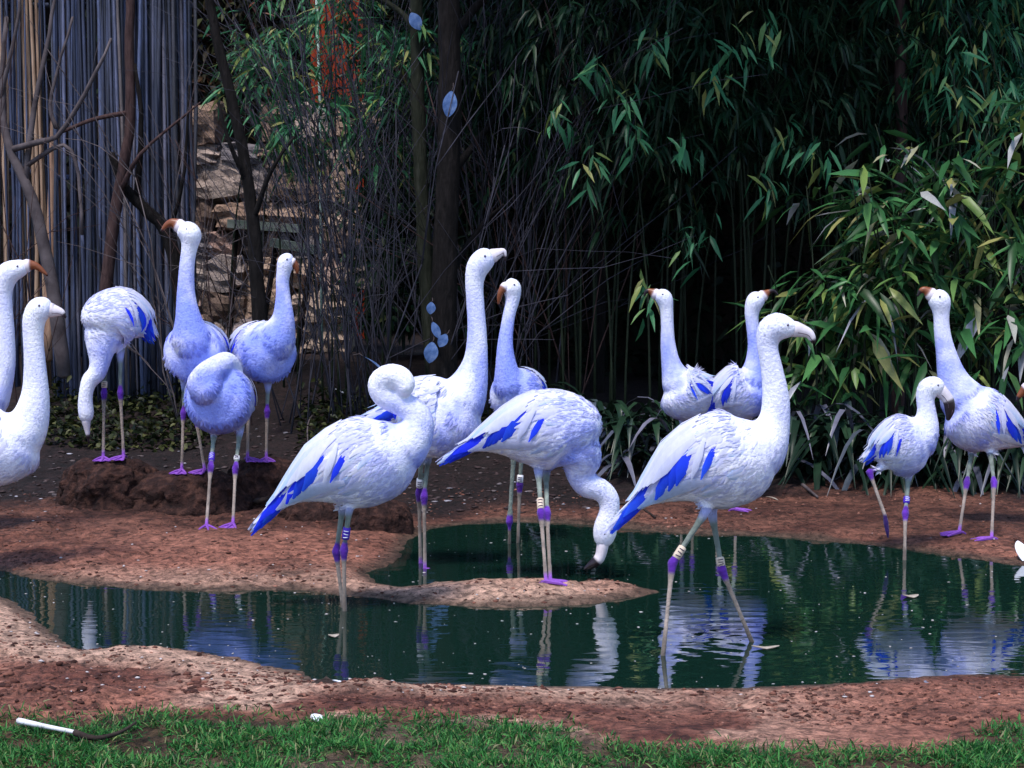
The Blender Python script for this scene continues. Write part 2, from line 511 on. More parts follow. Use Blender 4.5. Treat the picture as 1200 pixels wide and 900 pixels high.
b.inputs['Roughness'].default_value = .9
bump(nt, b, nz.outputs[0], .8, .03)
def stone_mesh(seed):
    bm_v = []; idx = {}
    n = 6
    f = []
    def vid(p):
        k = tuple(round(q, 4) for q in p)
        if k not in idx: idx[k] = len(bm_v); bm_v.append(p)
        return idx[k]
    for ax in range(3):
        for s in (-1, 1):
            for i in range(n):
                for j in range(n):
                    qd = []
                    for di, dj in ((0, 0), (1, 0), (1, 1), (0, 1)):
                        u, w = -1 + 2 * (i + di) / n, -1 + 2 * (j + dj) / n
                        p = [0, 0, 0]; p[ax] = s; p[(ax + 1) % 3] = u; p[(ax + 2) % 3] = w
                        qd.append(vid(tuple(p)))
                    f.append(qd if s > 0 else qd[::-1])
    V = np.array(bm_v, float)
    sph = V / np.linalg.norm(V, axis=1)[:, None] * 1.25
    V = V * 0.76 + sph * 0.24
    d = 1 + 0.50 * fbm(V[:, 0] * 1.6 + seed * 7, V[:, 1] * 1.6, V[:, 2] * 1.6, 4)
    return mesh_from('stone', V * d[:, None], f, False)
stones = [stone_mesh(k) for k in range(6)]
for s_ in stones: s_.materials.append(M_STONE)
M_DARK = mat_noise('dark_core', [(0.3, (0.008, 0.006, 0.006)), (0.7, (0.02, 0.014, 0.012))], 8, .95, .8, .03)
WY = 15.6
wl, wr = P(205, 200, WY).x, P(405, 200, WY).x
wz0 = float(ground_z(np.array([wl]), np.array([WY]), False)[0])
wall = thing('stone_wall', 'rough tan stone wall with dark joints behind the leaning dark trunk', 'wall', ((wl + wr) / 2, WY, wz0))
z = 0.0; row = 0
ztop = P(300, 128, WY).z - wz0
while z < ztop:
    h = random.uniform(.14, .30)
    xx = wl - random.uniform(0, .2)
    while xx < wr:
        w = random.uniform(.16, .48)
        limit = ztop + (0.14 if xx + w / 2 > P(312, 0, WY).x else -0.10 + 0.05 * math.sin(xx * 9))
        if z + h * .6 < limit:
            o = add('stone', random.choice(stones), None, wall)
            o.location = (xx + w / 2 - wall.location.x, random.uniform(-.05, .03), z + h / 2)
            o.scale = (w * .52, .2, h * .53); o.rotation_euler = (random.gauss(0, .09), random.gauss(0, .09), random.choice((0, math.pi)) + random.gauss(0, .1))
        xx += w + .012
    z += h + .008; row += 1
v = [(wl - .1, .12, 0), (wr, .12, 0), (wr, .4, 0), (wl - .1, .4, 0), (wl - .1, .12, ztop - .15), (wr, .12, ztop - .05), (wr, .4, ztop - .05), (wl - .1, .4, ztop - .15)]
v = [(a - wall.location.x, b_, c_) for a, b_, c_ in v]
add('wall_core', mesh_from('wall_core', v, [(0, 1, 5, 4), (1, 2, 6, 5), (2, 3, 7, 6), (3, 0, 4, 7), (4, 5, 6, 7)], False), M_DARK, wall)

# --- red shed glimpsed behind
M_RED = mat_noise('red_boards', [(0.3, (0.16, 0.018, 0.008)), (0.7, (0.42, 0.06, 0.022))], 5, .7, .3, .01, (5, 5, .6))
sh = P(395, 60, 17.5)
shed = thing('red_shed', 'orange red shed wall glimpsed through bamboo leaves above the stone wall', 'shed', (sh.x, 17.5, 0.4))
for i in range(5):
    w = .085
    bv = [(-w/2, -.02, 0), (w/2, -.02, 0), (w/2, .02, 0), (-w/2, .02, 0)]
    bv += [(a, b_, 4.2) for a, b_, _ in bv]
    o = add('board', mesh_from('board', bv, [(0, 1, 5, 4), (1, 2, 6, 5), (2, 3, 7, 6), (3, 0, 4, 7), (4, 5, 6, 7)], False), M_RED, shed)
    o.location = ((i - 2) * .092, random.uniform(-.004, .004), 0)
v, f = tube([(-.25, -.06, 2.0), (.25, -.06, 2.0)], .035, 4); add('rail', mesh_from('rail', v, f, False), M_RED, shed)
M_POLE = mat_noise('pale_green_pole', [(0.3, (0.20, 0.30, 0.27)), (0.7, (0.42, 0.55, 0.50))], 9, .6, .1)
pl = P(375, 118, 14.6); pt = P(369, -60, 14.6)
v, f = tube([(0, 0, -2.2), (0, 0, 0), (pt.x - pl.x, 0, pt.z - pl.z)], [.011, .011, .010], 8)
tag(add('garden_pole', mesh_from('garden_pole', v, f), M_POLE, loc=pl), 'thin pale green pole standing upright before the red shed', 'pole')
M_PLANK = mat_noise('pale_plank', [(0.3, (0.0800, 0.1100, 0.0900)), (0.7, (0.2100, 0.2300, 0.2200))], 7, .8, .4, .01, (.6, 4, 4))
for (xa, ya, xb, yb, Y, lab) in ((268, 262, 352, 268, 14.2, 'pale green plank lying level at the foot of the stone wall'), (318, 284, 372, 293, 13.9, 'pale grey plank below the green plank near the bare twigs')):
    a, c = P(xa, ya, Y), P(xb, yb, Y); l = (c - a).length / 2
    bv = [(sx * l, sy * .08, sz * .03) for sz in (-1, 1) for sx, sy in ((-1, -1), (1, -1), (1, 1), (-1, 1))]
    o = add('plank', mesh_from('plank', bv, [(3, 2, 1, 0), (4, 5, 6, 7), (0, 1, 5, 4), (1, 2, 6, 5), (2, 3, 7, 6), (3, 0, 4, 7)], False), M_PLANK, loc=(a + c) / 2)
    o.rotation_euler = (0, -math.atan2(c.z - a.z, c.x - a.x), 0)
    tag(o, lab, 'plank')
    lg = MB()
    for s in (-1, 1):
        v, f = tube([(s * l * .8, .02, -.03), (s * l * .8, .02, -(a.z + c.z) / 2 + .3)], .022, 6); lg.add(v, f)
    add('plank_support', lg.mesh('plank_support'), M_DARK, o)

# --- trunks and bare branches
M_BARK = mat_noise('dark_bark', [(0.3, (0.0034, 0.0028, 0.0028)), (0.55, (0.0102, 0.0082, 0.0082)), (0.8, (0.0256, 0.0205, 0.0205))], 14, .9, .9, .02, (3, 3, .7), 6)
M_BARKB = mat_noise('brown_bark', [(0.3, (0.0186, 0.0099, 0.0112)), (0.7, (0.0806, 0.0465, 0.0434))], 14, .9, .7, .01, (3, 3, .7), 6)
M_BARKG = mat_noise('mossy_bark', [(0.3, (0.0074, 0.0089, 0.0059)), (0.55, (0.0205, 0.0223, 0.0149)), (0.8, (0.0446, 0.0446, 0.0372))], 14, .9, .8, .015, (3, 3, .7), 6)
M_TWIG = mat_noise('grey_twig', [(0.3, (0.0163, 0.0149, 0.0209)), (0.55, (0.0395, 0.0372, 0.0512)), (0.8, (0.0930, 0.0883, 0.1209))], 3.0, .75, 0, detail=3)
M_TWIGB = mat_noise('pale_branch', [(0.3, (0.0298, 0.0223, 0.0248)), (0.7, (0.1290, 0.1042, 0.1091))], 5, .75, .2, .005, detail=4)
M_TAN = mat_noise('tan_bark', [(0.3, (0.14, 0.075, 0.05)), (0.6, (0.32, 0.19, 0.13)), (0.85, (0.5, 0.36, 0.28))], 9, .85, .6, .01, (3, 3, .6), 6)

def limb(path, name, mat, parent=None, n=14, seg=8, wob=.01, seed=0):
    """path [(px,py,Y,r_px)]"""
    rows = []
    for px, py, Y, r in path:
        p = P(px, py, Y); rows.append((p.x, p.y, p.z, r * Y / FPX))
    R = catmull(rows, n)
    k = np.arange(n)
    R[:, 0] += wob * fbm(k * .7 + seed, k * 0.0, 1.0, 2); R[:, 3] *= 1 + .12 * fbm(k * .9, k * 0.0 + seed, 3.0, 2)
    return R
def tree(label, trunk, branches, mat, seed=0, group=None):
    R = limb(trunk, 'trunk', mat, n=20, seed=seed)
    base = Vector(R[0, :3])
    root = thing('tree', label, 'tree', base, group)
    v, f = tube(R[:, :3] - np.array(base), R[:, 3], 10); add('trunk', mesh_from('trunk', v, f), mat, root)
    for b_ in branches:
        Q = limb(b_, 'branch', mat, n=10, seed=seed + 3)
        v, f = tube(Q[:, :3] - np.array(base), Q[:, 3], 7); add('branch', mesh_from('branch', v, f), mat, root)
    return root
THICK = tree('thick dark upright trunk with blue leaves stuck on it', [(520, 458, 11.9, 19), (520, 380, 11.9, 16), (524, 250, 11.9, 14.5), (527, 120, 11.9, 14), (526, 0, 11.9, 13), (520, -250, 11.9, 11)],
     [[(527, 60, 11.9, 7), (548, 20, 12.2, 5), (585, -20, 12.1, 4)], [(525, 210, 11.9, 6), (560, 165, 12.5, 4), (600, 110, 12.6, 3), (650, 30, 12.7, 2)], [(524, 330, 11.9, 5), (560, 270, 12.2, 3), (590, 240, 12.1, 2)]], M_BARK, 1)
tree('thinner mossy trunk forked beside the thick dark trunk', [(508, 440, 12.2, 9), (500, 330, 12.2, 9), (493, 200, 12.2, 8.5), (489, 80, 12.2, 8), (487, -60, 12.2, 7)],
     [[(490, 40, 12.2, 5), (470, 15, 12.2, 3.5), (440, -5, 12.2, 3)]], M_BARKG, 2)
tree('slender dark trunk leaning in front of the stone wall', [(308, 420, 11.8, 9.5), (302, 330, 11.8, 9), (293, 230, 11.8, 7.5), (275, 130, 11.8, 6.5), (253, 40, 11.8, 6), (240, -40, 11.8, 5)],
     [[(290, 215, 11.8, 4), (268, 165, 11.7, 2.5), (256, 120, 11.7, 1.6)], [(296, 260, 11.8, 4), (318, 200, 11.7, 2.5), (345, 160, 11.7, 1.5)]], M_BARK, 3)
tree('thin brown trunk standing against the reed fence', [(120, 420, 12.4, 7), (126, 320, 12.4, 7), (138, 230, 12.4, 6.5), (152, 150, 12.4, 6), (152, 60, 12.4, 5.5), (153, -40, 12.4, 5)],
     [[(150, 132, 12.4, 3), (110, 140, 12.3, 2.5), (72, 155, 12.3, 2)], [(140, 225, 12.4, 3.5), (165, 180, 12.3, 2.2), (205, 145, 12.3, 1.5), (235, 120, 12.3, 1)]], M_BARKB, 4)
tree('dark crooked stump branch slanting across the reed fence', [(222, 420, 12.5, 9), (200, 285, 12.5, 8), (170, 245, 12.5, 7), (145, 218, 12.5, 6), (130, 180, 12.5, 4)],
     [[(160, 235, 12.5, 4), (166, 140, 12.4, 3), (158, 75, 12.4, 2)], [(195, 280, 12.5, 3), (215, 210, 12.4, 2), (222, 100, 12.4, 1.2)]], M_BARK, 5)
tree('leaning tan trunk with peeling bark between the fence sections', [(58, 420, 13.0, 9), (64, 250, 13.0, 9), (70, 130, 13.0, 9), (80, 40, 13.0, 9), (88, -60, 13.0, 8.5)], [], M_TAN, 6)
tree('grey brown forked branches crossing the left fence section', [(75, 440, 12.3, 8), (62, 340, 12.3, 8), (40, 240, 12.3, 6.5), (12, 175, 12.3, 5), (2, 120, 12.3, 4), (8, 20, 12.3, 2.5)],
     [[(30, 215, 12.3, 4), (40, 130, 12.3, 3.5), (58, 40, 12.3, 2.5), (66, -20, 12.3, 2)], [(14, 175, 12.3, 4), (50, 165, 12.2, 3.5), (72, 155, 12.2, 3), (110, 90, 12.1, 2.5), (130, 45, 12.1, 1.5)],
      [(30, 195, 12.3, 3), (75, 170, 12.2, 2.5), (92, 205, 12.2, 2.2), (96, 275, 12.2, 2)], [(66, 150, 12.2, 3), (60, 115, 12.2, 2.2), (85, 20, 12.2, 1.5)], [(0, 120, 12.3, 3), (20, 30, 12.2, 2), (25, -20, 12.2, 1.5)]], M_TWIGB, 7)

def grow(mb, p, d, r, l, depth, rg, spread=.5, kids=3, curl=.12):
    n = 5
    pts = [p.copy()]
    q = p.copy(); dd = d.copy()
    for i in range(n - 1):
        dd = dd + rg.normal(0, curl, 3) ; dd /= np.linalg.norm(dd)
        q = q + dd * l / (n - 1); pts.append(q.copy())
    v, f = tube(np.array(pts), np.linspace(r, r * .55, n), 4 if r > .003 else 3)
    mb.add(v, f)
    if depth <= 0: return
    for k in range(kids):
        i = rg.integers(1, n)
        nd = dd + rg.normal(0, spread, 3); nd[2] = abs(nd[2]) * .9 + .15; nd /= np.linalg.norm(nd)
        grow(mb, pts[i], nd, r * .62, l * rg.uniform(.45, .8), depth - 1, rg, spread, kids, curl)
def bare_shrub(label, px, py, Y, h, stems, mat, seed, spread=.35, lean=.16, r=.0058, depth=2):
    rg = np.random.default_rng(seed)
    b_ = P(px, py, Y); zb = float(ground_z(np.array([b_.x]), np.array([Y]), False)[0]) - .03
    base = Vector((b_.x, Y, zb))
    mb = MB()
    for k in range(stems):
        d = np.array((rg.normal(0, lean), rg.normal(0, lean * .7), 1.0)); d /= np.linalg.norm(d)
        grow(mb, np.array((rg.normal(0, .10), rg.normal(0, .08), 0)), d, r * rg.uniform(.6, 1.2), h * rg.uniform(.6, 1.1), depth, rg, spread, 3, .10)
    root = thing('bare_shrub', label, 'shrub', base, 'leafless shrubs before the stone wall')
    add('stems', mb.mesh('stems'), mat, root)
for i, (px, Y, h, st, mt) in enumerate([(250, 12.0, 1.5, 4, M_TWIGB), (285, 12.2, 1.3, 4, M_BARKB), (335, 12.3, 1.7, 6, M_TWIG), (372, 12.0, 1.9, 6, M_TWIG), (408, 12.4, 2.2, 9, M_TWIG), (435, 11.9, 2.2, 10, M_TWIG),
        (465, 12.4, 2.5, 13, M_TWIG), (550, 12.6, 2.6, 12, M_TWIG), (585, 12.3, 2.5, 9, M_TWIG), (625, 12.7, 2.6, 7, M_TWIG), (665, 12.4, 2.4, 5, M_BARKB), (205, 12.2, 1.2, 2, M_TWIGB), (25, 12.1, 1.3, 6, M_BARKB)]):
    lab = ['bare pale twig shrub at the edge of the reed fence', 'dark brown bare shrub before the slender leaning trunk', 'dense grey twig thicket in front of the stone wall', 'tall grey twig shrub right of the stone wall stones',
           'grey leafless shrub under the red shed', 'tangled grey shrub with many thin upright stems', 'grey twig shrub touching the mossy trunk', 'grey twig shrub on the far side of the thick dark trunk',
           'leafless shrub leaning over the tallest flamingo', 'thin grey twig shrub mixed with hanging bamboo leaves', 'brown twig shrub at the dark bamboo edge', 'small pale shrub at the foot of the reed fence', 'small brown shrub under the left fence section'][i]
    bare_shrub(lab, px, 440, Y, h, st, mt, 40 + i)

# --- leaves
def leaf_arrays(base, d, up, L, W, droop, fold=.18):
    """arrays -> verts (n*8,3), quads"""
    base, d, up = (np.asarray(a, float) for a in (base, d, up))
    n = len(base); L = np.broadcast_to(L, (n,)); W = np.broadcast_to(W, (n,)); droop = np.broadcast_to(droop, (n,))
    d = d / (np.linalg.norm(d, axis=1)[:, None] + 1e-9)
    s = np.cross(d, up); s /= np.linalg.norm(s, axis=1)[:, None] + 1e-9
    nn = np.cross(s, d)
    V = np.empty((n, 8, 3))
    def pt(t): return base + d * (L * t)[:, None] - np.array((0, 0, 1.0)) * (droop * L * t * t)[:, None]
    V[:, 0] = base
    for k, (t, w) in enumerate(((.28, .5), (.62, .42))):
        c = pt(t)
        V[:, 1 + 3*k] = c - s * (W * w)[:, None] + nn * (W * fold)[:, None]
        V[:, 2 + 3*k] = c
        V[:, 3 + 3*k] = c + s * (W * w)[:, None] + nn * (W * fold)[:, None]
    V[:, 7] = pt(1.0)
    T = np.array([(0, 2, 1), (0, 3, 2), (1, 2, 5), (1, 5, 4), (2, 3, 6), (2, 6, 5), (4, 5, 7), (5, 6, 7)])
    F = (T[None] + 8 * np.arange(n)[:, None, None]).reshape(-1, 3)
    return V.reshape(-1, 3), F
def unit_leaf(droop, w, name='leaf'):
    v, f = leaf_arrays([(0, 0, 0)], [(0, 1, 0)], [(0, 0, 1)], 1.0, w, droop)
    return mesh_np(name, v, f)

M_BAM = mat_leaf('bamboo_leaf_dark', [(0.0, (0.0030, 0.0099, 0.0050)), (0.4, (0.0059, 0.0223, 0.0109)), (0.75, (0.0109, 0.0372, 0.0174)), (0.93, (0.0248, 0.0496, 0.0248)), (1.0, (0.0496, 0.0595, 0.0198))], .4, .2)
M_BAMB = mat_leaf('bamboo_leaf_bright', [(0.0, (0.0135, 0.0675, 0.0315)), (0.5, (0.0315, 0.1350, 0.0619)), (0.8, (0.0675, 0.2025, 0.0900)), (0.92, (0.1800, 0.2250, 0.0562)), (1.0, (0.2925, 0.2700, 0.1125))], .38, .25)
M_SASA = mat_leaf('broad_leaf', [(0.0, (0.012, 0.034, 0.012)), (0.35, (0.026, 0.092, 0.032)), (0.62, (0.055, 0.17, 0.055)), (0.8, (0.14, 0.20, 0.05)), (0.91, (0.26, 0.25, 0.09)), (1.0, (0.34, 0.34, 0.40))], .35, .15)
M_STRAP = mat_leaf('strap_leaf', [(0.0, (0.0037, 0.0099, 0.0062)), (0.45, (0.0087, 0.0217, 0.0136)), (0.72, (0.0186, 0.0434, 0.0217)), (0.88, (0.0620, 0.0682, 0.0992)), (1.0, (0.1612, 0.1550, 0.2108))], .32, .05)
M_IVY = mat_leaf('ground_ivy', [(0.0, (0.0020, 0.0045, 0.0015)), (0.5, (0.0074, 0.0129, 0.0030)), (0.85, (0.0298, 0.0347, 0.0090)), (1.0, (0.0794, 0.0794, 0.0298))], .5, .15)
M_HEDGE = mat_leaf('hedge_leaf', [(0.0, (0.0012, 0.0025, 0.0019)), (0.7, (0.0031, 0.0068, 0.0037)), (1.0, (0.0074, 0.0136, 0.0062))], .6, .05, .1)  # near-black greens: the background's deep shade is put into the leaf colour
M_CULM = mat_noise('bamboo_culm', [(0.3, (0.006, 0.010, 0.006)), (0.7, (0.022, 0.030, 0.016))], 7, .5, 0)
M_BRUSH = mat_leaf('brown_brush', [(0.0, (0.0062, 0.0062, 0.0037)), (0.5, (0.0217, 0.0155, 0.0074)), (0.8, (0.0310, 0.0372, 0.0124)), (0.92, (0.0992, 0.0310, 0.0155)), (1.0, (0.1612, 0.0930, 0.0744))], .6, .1)

def gz1(x, y): return float(ground_z(np.array([x]), np.array([y]), False)[0])

def bamboo(label, px, Y, h, culms, sprays, leafL, leafW, mat, seed, zlo=.35, spread=.35, group='bamboo clumps', fore=10, hang=.9, name='bamboo', arch=.35, per=7):
    rg = np.random.default_rng(seed)
    b_ = P(px, 500, Y); base = Vector((b_.x, Y, gz1(b_.x, Y) - .03))
    root = thing(name, label, 'bamboo', base, group)
    pos = []; dr = []
    for c in range(culms):
        a = rg.uniform(0, 6.28); hh = h * rg.uniform(.7, 1.05)
        o = np.array((rg.normal(0, .16), rg.normal(0, .13), 0))
        ln = np.array((math.cos(a), math.sin(a) * .8 - .25, 0)) * arch * rg.uniform(.4, 1.3)
        t = np.linspace(0, 1, 9)[:, None]
        pts = o + np.array((0, 0, hh)) * t + ln * hh * t ** 2.2 * .5 - np.array((0, 0, hh * .12)) * t ** 3
        v, f = tube(pts, np.linspace(.009, .003, 9), 6)
        add('culm', mesh_from('culm', v, f), M_CULM, root)
        k = int(sprays / culms)
        tt = zlo + (1 - zlo) * rg.random(k) ** .8
        for s in tt:
            i = s * 8; j = min(int(i), 7); p = pts[j] + (pts[j+1] - pts[j]) * (i - j)
            az = rg.uniform(0, 6.28); rr = spread * (0.25 + rg.random()) * (1.15 - .5 * s)
            e = p + np.array((math.cos(az) * rr, math.sin(az) * rr, rg.normal(0, .08)))
            pos.append((e, az))
    B_, D_, U_, L_, W_, Dp = [], [], [], [], [], []
    for e, az in pos:
        m = max(3, int(rg.normal(per, 1.5)))
        for q in range(m):
            a2 = az + rg.normal(0, .9)
            el = rg.normal(-hang * .6, .35)
            d = np.array((math.cos(a2) * math.cos(el), math.sin(a2) * math.cos(el), math.sin(el)))
            B_.append(e + rg.normal(0, .022, 3) + d * .01); D_.append(d); U_.append(rg.normal(0, .35, 3) + (0, 0, 1))
            L_.append(leafL * rg.uniform(.4, 1.35)); W_.append(leafW * rg.uniform(.55, 1.3)); Dp.append(rg.uniform(.0, .75))
    B_, D_, U_, L_, W_, Dp = map(np.array, (B_, D_, U_, L_, W_, Dp))
    # the foremost leaves are single leaves
    order = np.argsort(B_[:, 1]); ind = order[:fore]; rest = order[fore:]
    v, f = leaf_arrays(B_[rest], D_[rest], U_[rest], L_[rest], W_[rest], Dp[rest])
    add('foliage', mesh_np('foliage', v, f), mat, root, kind='stuff')
    me = LEAVES.setdefault(mat.name, None)
    if me is None:
        me = [unit_leaf(d_, w_) for d_, w_ in ((.1, .17), (.25, .15), (.4, .19))]
        for m_ in me: m_.materials.append(mat)
        LEAVES[mat.name] = me
    for i in ind:
        o = add('leaf', me[int(rg.integers(3))], None, root)
        y = Vector(D_[i]).normalized(); x_ = y.cross(Vector(U_[i])).normalized(); z_ = x_.cross(y)
        M3 = Matrix((x_, y, z_)).transposed().to_4x4()
        o.matrix_local = Matrix.Translation(B_[i]) @ M3 @ Matrix.Diagonal((L_[i], L_[i], L_[i], 1))
    return root
LEAVES = {}
# dark tall bamboo in the middle and right
spots = [(590, 13.2, 3.7, 'upright dark bamboo clump behind the thick dark trunk'), (640, 12.8, 3.9, 'dark bamboo clump hanging behind the slim flamingo'), (690, 12.5, 3.6, 'dark green bamboo with leaf sprays above the bending flamingo'),
         (740, 12.2, 3.5, 'bamboo with bright drooping sprays beside the black gap'), (790, 12.9, 3.9, 'tall dark bamboo over the black gap'), (850, 12.6, 4.0, 'dark bamboo above the back to back flamingos'),
         (910, 12.3, 3.9, 'dark bamboo with small drooping sprays by the broad leaved plants'), (980, 12.8, 4.1, 'tall bamboo with bare stems behind the broad leaved plants'), (1050, 13.0, 4.2, 'tall thin bamboo rising behind the upright flamingo'),
         (1130, 12.8, 4.2, 'tall bamboo with light green tips behind the broad leaved plants'), (1200, 12.4, 4.2, 'bamboo with bright green leaves at the end of the planting')]
CLUMPS = []
for i, (px, Y, h, lab) in enumerate(spots):
    B0 = bamboo(lab, px, Y, h, 6, 190, .15, .022, M_BAM if i not in (9, 10) else M_BAMB, 100 + i, zlo=.46, spread=.36, fore=14)
    CLUMPS.append(B0)
# brighter bamboo at the top left of centre
for i, (px, Y, h, lab) in enumerate([(400, 12.7, 3.1, 'bright green bamboo spray before the red shed'), (450, 12.9, 3.2, 'green bamboo between the red shed and the mossy trunk'), (350, 13.4, 3.2, 'green bamboo leaves above the stone wall top')]):
    bamboo(lab, px, Y, h, 4, 90, .17, .022, M_BAMB, 130 + i, zlo=.70, spread=.33, fore=14, hang=.5, group='bright bamboo sprays')
# brighter leaf sprays that hang forward out of the dark clumps
def spray(root, px, py, Y, n, L, W, mat, seed, drop=.55):
    rg = np.random.default_rng(seed); c = np.array(P(px, py, Y)) - np.array(root.location)
    pts = catmull([c + (rg.normal(0, .12), Y * 0 + .9, .55), c + (0, .3, .22), c], 8)
    v, f = tube(pts, np.linspace(.005, .002, 8), 5); add('branch', mesh_from('branch', v, f), M_CULM, root)
    me = LEAVES.get(mat.name)
    for k in range(n):
        a = rg.uniform(0, 6.28); el = rg.normal(-drop, .3)
        y = Vector((math.cos(a) * math.cos(el), math.sin(a) * math.cos(el) - .2, math.sin(el))).normalized()
        x_ = y.cross(Vector(rg.normal(0, .3, 3)) + Vector((0, -.5, 1))).normalized(); z_ = x_.cross(y)
        o = add('leaf', me[int(rg.integers(3))], None, root); l = L * rg.uniform(.6, 1.2)
        q = Vector(pts[int(rg.integers(5, 8))]) + Vector(rg.normal(0, .05, 3))
        o.matrix_local = Matrix.Translation(q) @ Matrix((x_, y, z_)).transposed().to_4x4() @ Matrix.Diagonal((l * W / .17, l, l, 1))
SPRAYS = [(3, 735, 130), (3, 655, 150), (4, 800, 180), (6, 925, 170), (6, 905, 235), (7, 960, 185), (3, 745, 165), (5, 870, 70), (4, 770, 60), (2, 690, 200), (5, 845, 95), (7, 1010, 240), (4, 815, 295), (3, 760, 355), (9, 1140, 60), (10, 1180, 120), (9, 1120, 110), (2, 700, 90), (5, 900, 40)]
# broad leaved bamboo at the right bank
broad = [(965, 11.4, 1.5, 'broad leaved plant behind the striding flamingo head'), (1010, 11.2, 1.9, 'broad leaved plant with pale drooping leaves near the small flamingo'), (1060, 11.5, 2.2, 'broad leaved plant with yellowing leaves behind the upright flamingo neck'),
         (1115, 11.3, 2.4, 'tall broad leaved plant with large bright leaves'), (1165, 11.1, 2.3, 'broad leaved plant with pale twisted leaves by the shore edge'), (1215, 10.9, 2.0, 'broad leaved plant at the end of the shore')]
for i, (px, Y, h, lab) in enumerate(broad):
    bamboo(lab, px, Y, h, 6, 56, .25, .040, M_SASA, 160 + i, zlo=.30, spread=.26, fore=60, hang=.45, group='broad leaved plants on the right bank', name='broad_leaf_bamboo', arch=.3, per=5)

for i, (k, px, py) in enumerate(SPRAYS):
    spray(CLUMPS[k], px, py, 11.5, 14, .17, .16, M_BAMB, 300 + i, .75)

def strap(label, px, Y, n, L, seed, W=.040):
    rg = np.random.default_rng(seed)
    b_ = P(px, 500, Y); base = Vector((b_.x, Y, gz1(b_.x, Y)))
    root = thing('strap_leaf_plant', label, 'plant', base, 'strap leaved plants along the bank')
    for g in range(3):
        mb = MB()
        for k in range(n // 3):
            az = rg.uniform(0, 6.28); el = rg.uniform(.6, 1.45); l = L * rg.uniform(.45, 1.0); w = W * rg.uniform(.6, 1.2)
            t = np.linspace(0, 1, 7)
            h = np.array((math.cos(az), math.sin(az), 0))
            o = np.array((rg.normal(0, .10), rg.normal(0, .08), rg.uniform(0, .3)))
            path = o + h * (l * math.cos(el) * t + .35 * l * t * t)[:, None] + np.array((0, 0, 1.0)) * (l * (math.sin(el) * t - 1.15 * t ** 2.2))[:, None]
            nn = np.cross(np.gradient(path, axis=0), np.array((-h[1], h[0], 0))); nn /= np.linalg.norm(nn, axis=1)[:, None] + 1e-9
            v, f = ribbon_(path, nn, w * .5 * np.array((.5, .8, 1, 1, .85, .5, .05)))
            mb.add(v, f)
        o = add('leaves', mb.mesh('leaves'), M_STRAP, root, kind='stuff')
def ribbon_(path, nrm, width, cup=.3):
    T = np.gradient(path, axis=0); T /= np.linalg.norm(T, axis=1)[:, None] + 1e-9
    S = np.cross(T, nrm); S /= np.linalg.norm(S, axis=1)[:, None] + 1e-9
    k = len(path); v = np.empty((k, 3, 3))
    v[:, 0] = path - S * width[:, None] + nrm * (width * cup)[:, None]; v[:, 1] = path; v[:, 2] = path + S * width[:, None] + nrm * (width * cup)[:, None]
    f = [(i*3+j, i*3+j+1, i*3+j+4, i*3+j+3) for i in range(k - 1) for j in range(2)]
    return v.reshape(-1, 3), f
for i, (px, Y, n, L, lab) in enumerate([(700, 11.6, 60, .50, 'dark strap leaved plant behind the bending flamingo'), (745, 11.2, 75, .55, 'strap leaved plant with pale arching leaves beside the first upright bird'), (780, 11.5, 60, .5, 'strap leaved plant behind the upright bird in the gap'),
        (945, 11.1, 75, .6, 'strap leaved plant under the striding flamingo bill'), (990, 10.95, 75, .6, 'strap leaved plant before the broad leaves, by the small flamingo'), (1040, 11.0, 75, .65, 'strap leaved plant behind the folded leg'),
        (1090, 10.95, 75, .65, 'dark strap leaved plant between the two right birds'), (1140, 10.9, 75, .6, 'strap leaved plant behind the upright flamingo legs'), (1195, 10.8, 75, .6, 'strap leaved plant at the shore end'), (895, 11.6, 45, .5, 'small strap leaved plant in the dark gap'),
        (640, 11.9, 40, .42, 'small strap leaved plant behind the slim flamingo')]):
    strap(lab, px, Y, n, L, 200 + i)

def patch(label, pxs, pys, Y0, Y1, n, size, mat, seed, cat='ground cover', h=.22):
    rg = np.random.default_rng(seed)
    c = P(sum(pxs) / 2, sum(pys) / 2, (Y0 + Y1) / 2)
    px = rg.uniform(*pxs, n); Y = rg.uniform(Y0, Y1, n)
    X = (px - 600) / FPX * Y
    zg = ground_z(X, Y, False)
    dens = fbm(X * 5, Y * 5, seed, 3)
    Z = zg + np.abs(rg.normal(0, h * .5, n)) * (0.6 + dens)
    az = rg.uniform(0, 6.28, n); el = rg.normal(-.1, .5, n)
    D_ = np.stack([np.cos(az) * np.cos(el), np.sin(az) * np.cos(el), np.sin(el)], 1)
    base = Vector((c.x, c.y, float(zg.min())))
    v, f = leaf_arrays(np.stack([X, Y, Z], 1) - np.array(base), D_, rg.normal(0, .4, (n, 3)) + (0, 0, 1), size * rg.uniform(.6, 1.3, n), size * rg.uniform(.45, .75, n), rg.uniform(0, .3, n))
    o = add('ivy_patch', mesh_np('ivy_patch', v, f), mat, loc=base, kind='stuff')
    return tag(o, label, cat)
patch('low yellow green ivy at the foot of the reed fence', (50, 250), (420, 470), 11.6, 12.9, 1700, .05, M_IVY, 1, h=.15)
patch('low dark ivy with yellow leaves round the thick dark trunk', (350, 560), (400, 440), 11.5, 12.9, 1700, .05, M_IVY, 2, h=.15)
patch('dark low ivy in front of the bamboo', (560, 800), (440, 500), 11.6, 12.6, 1500, .05, M_IVY, 3, h=.14)

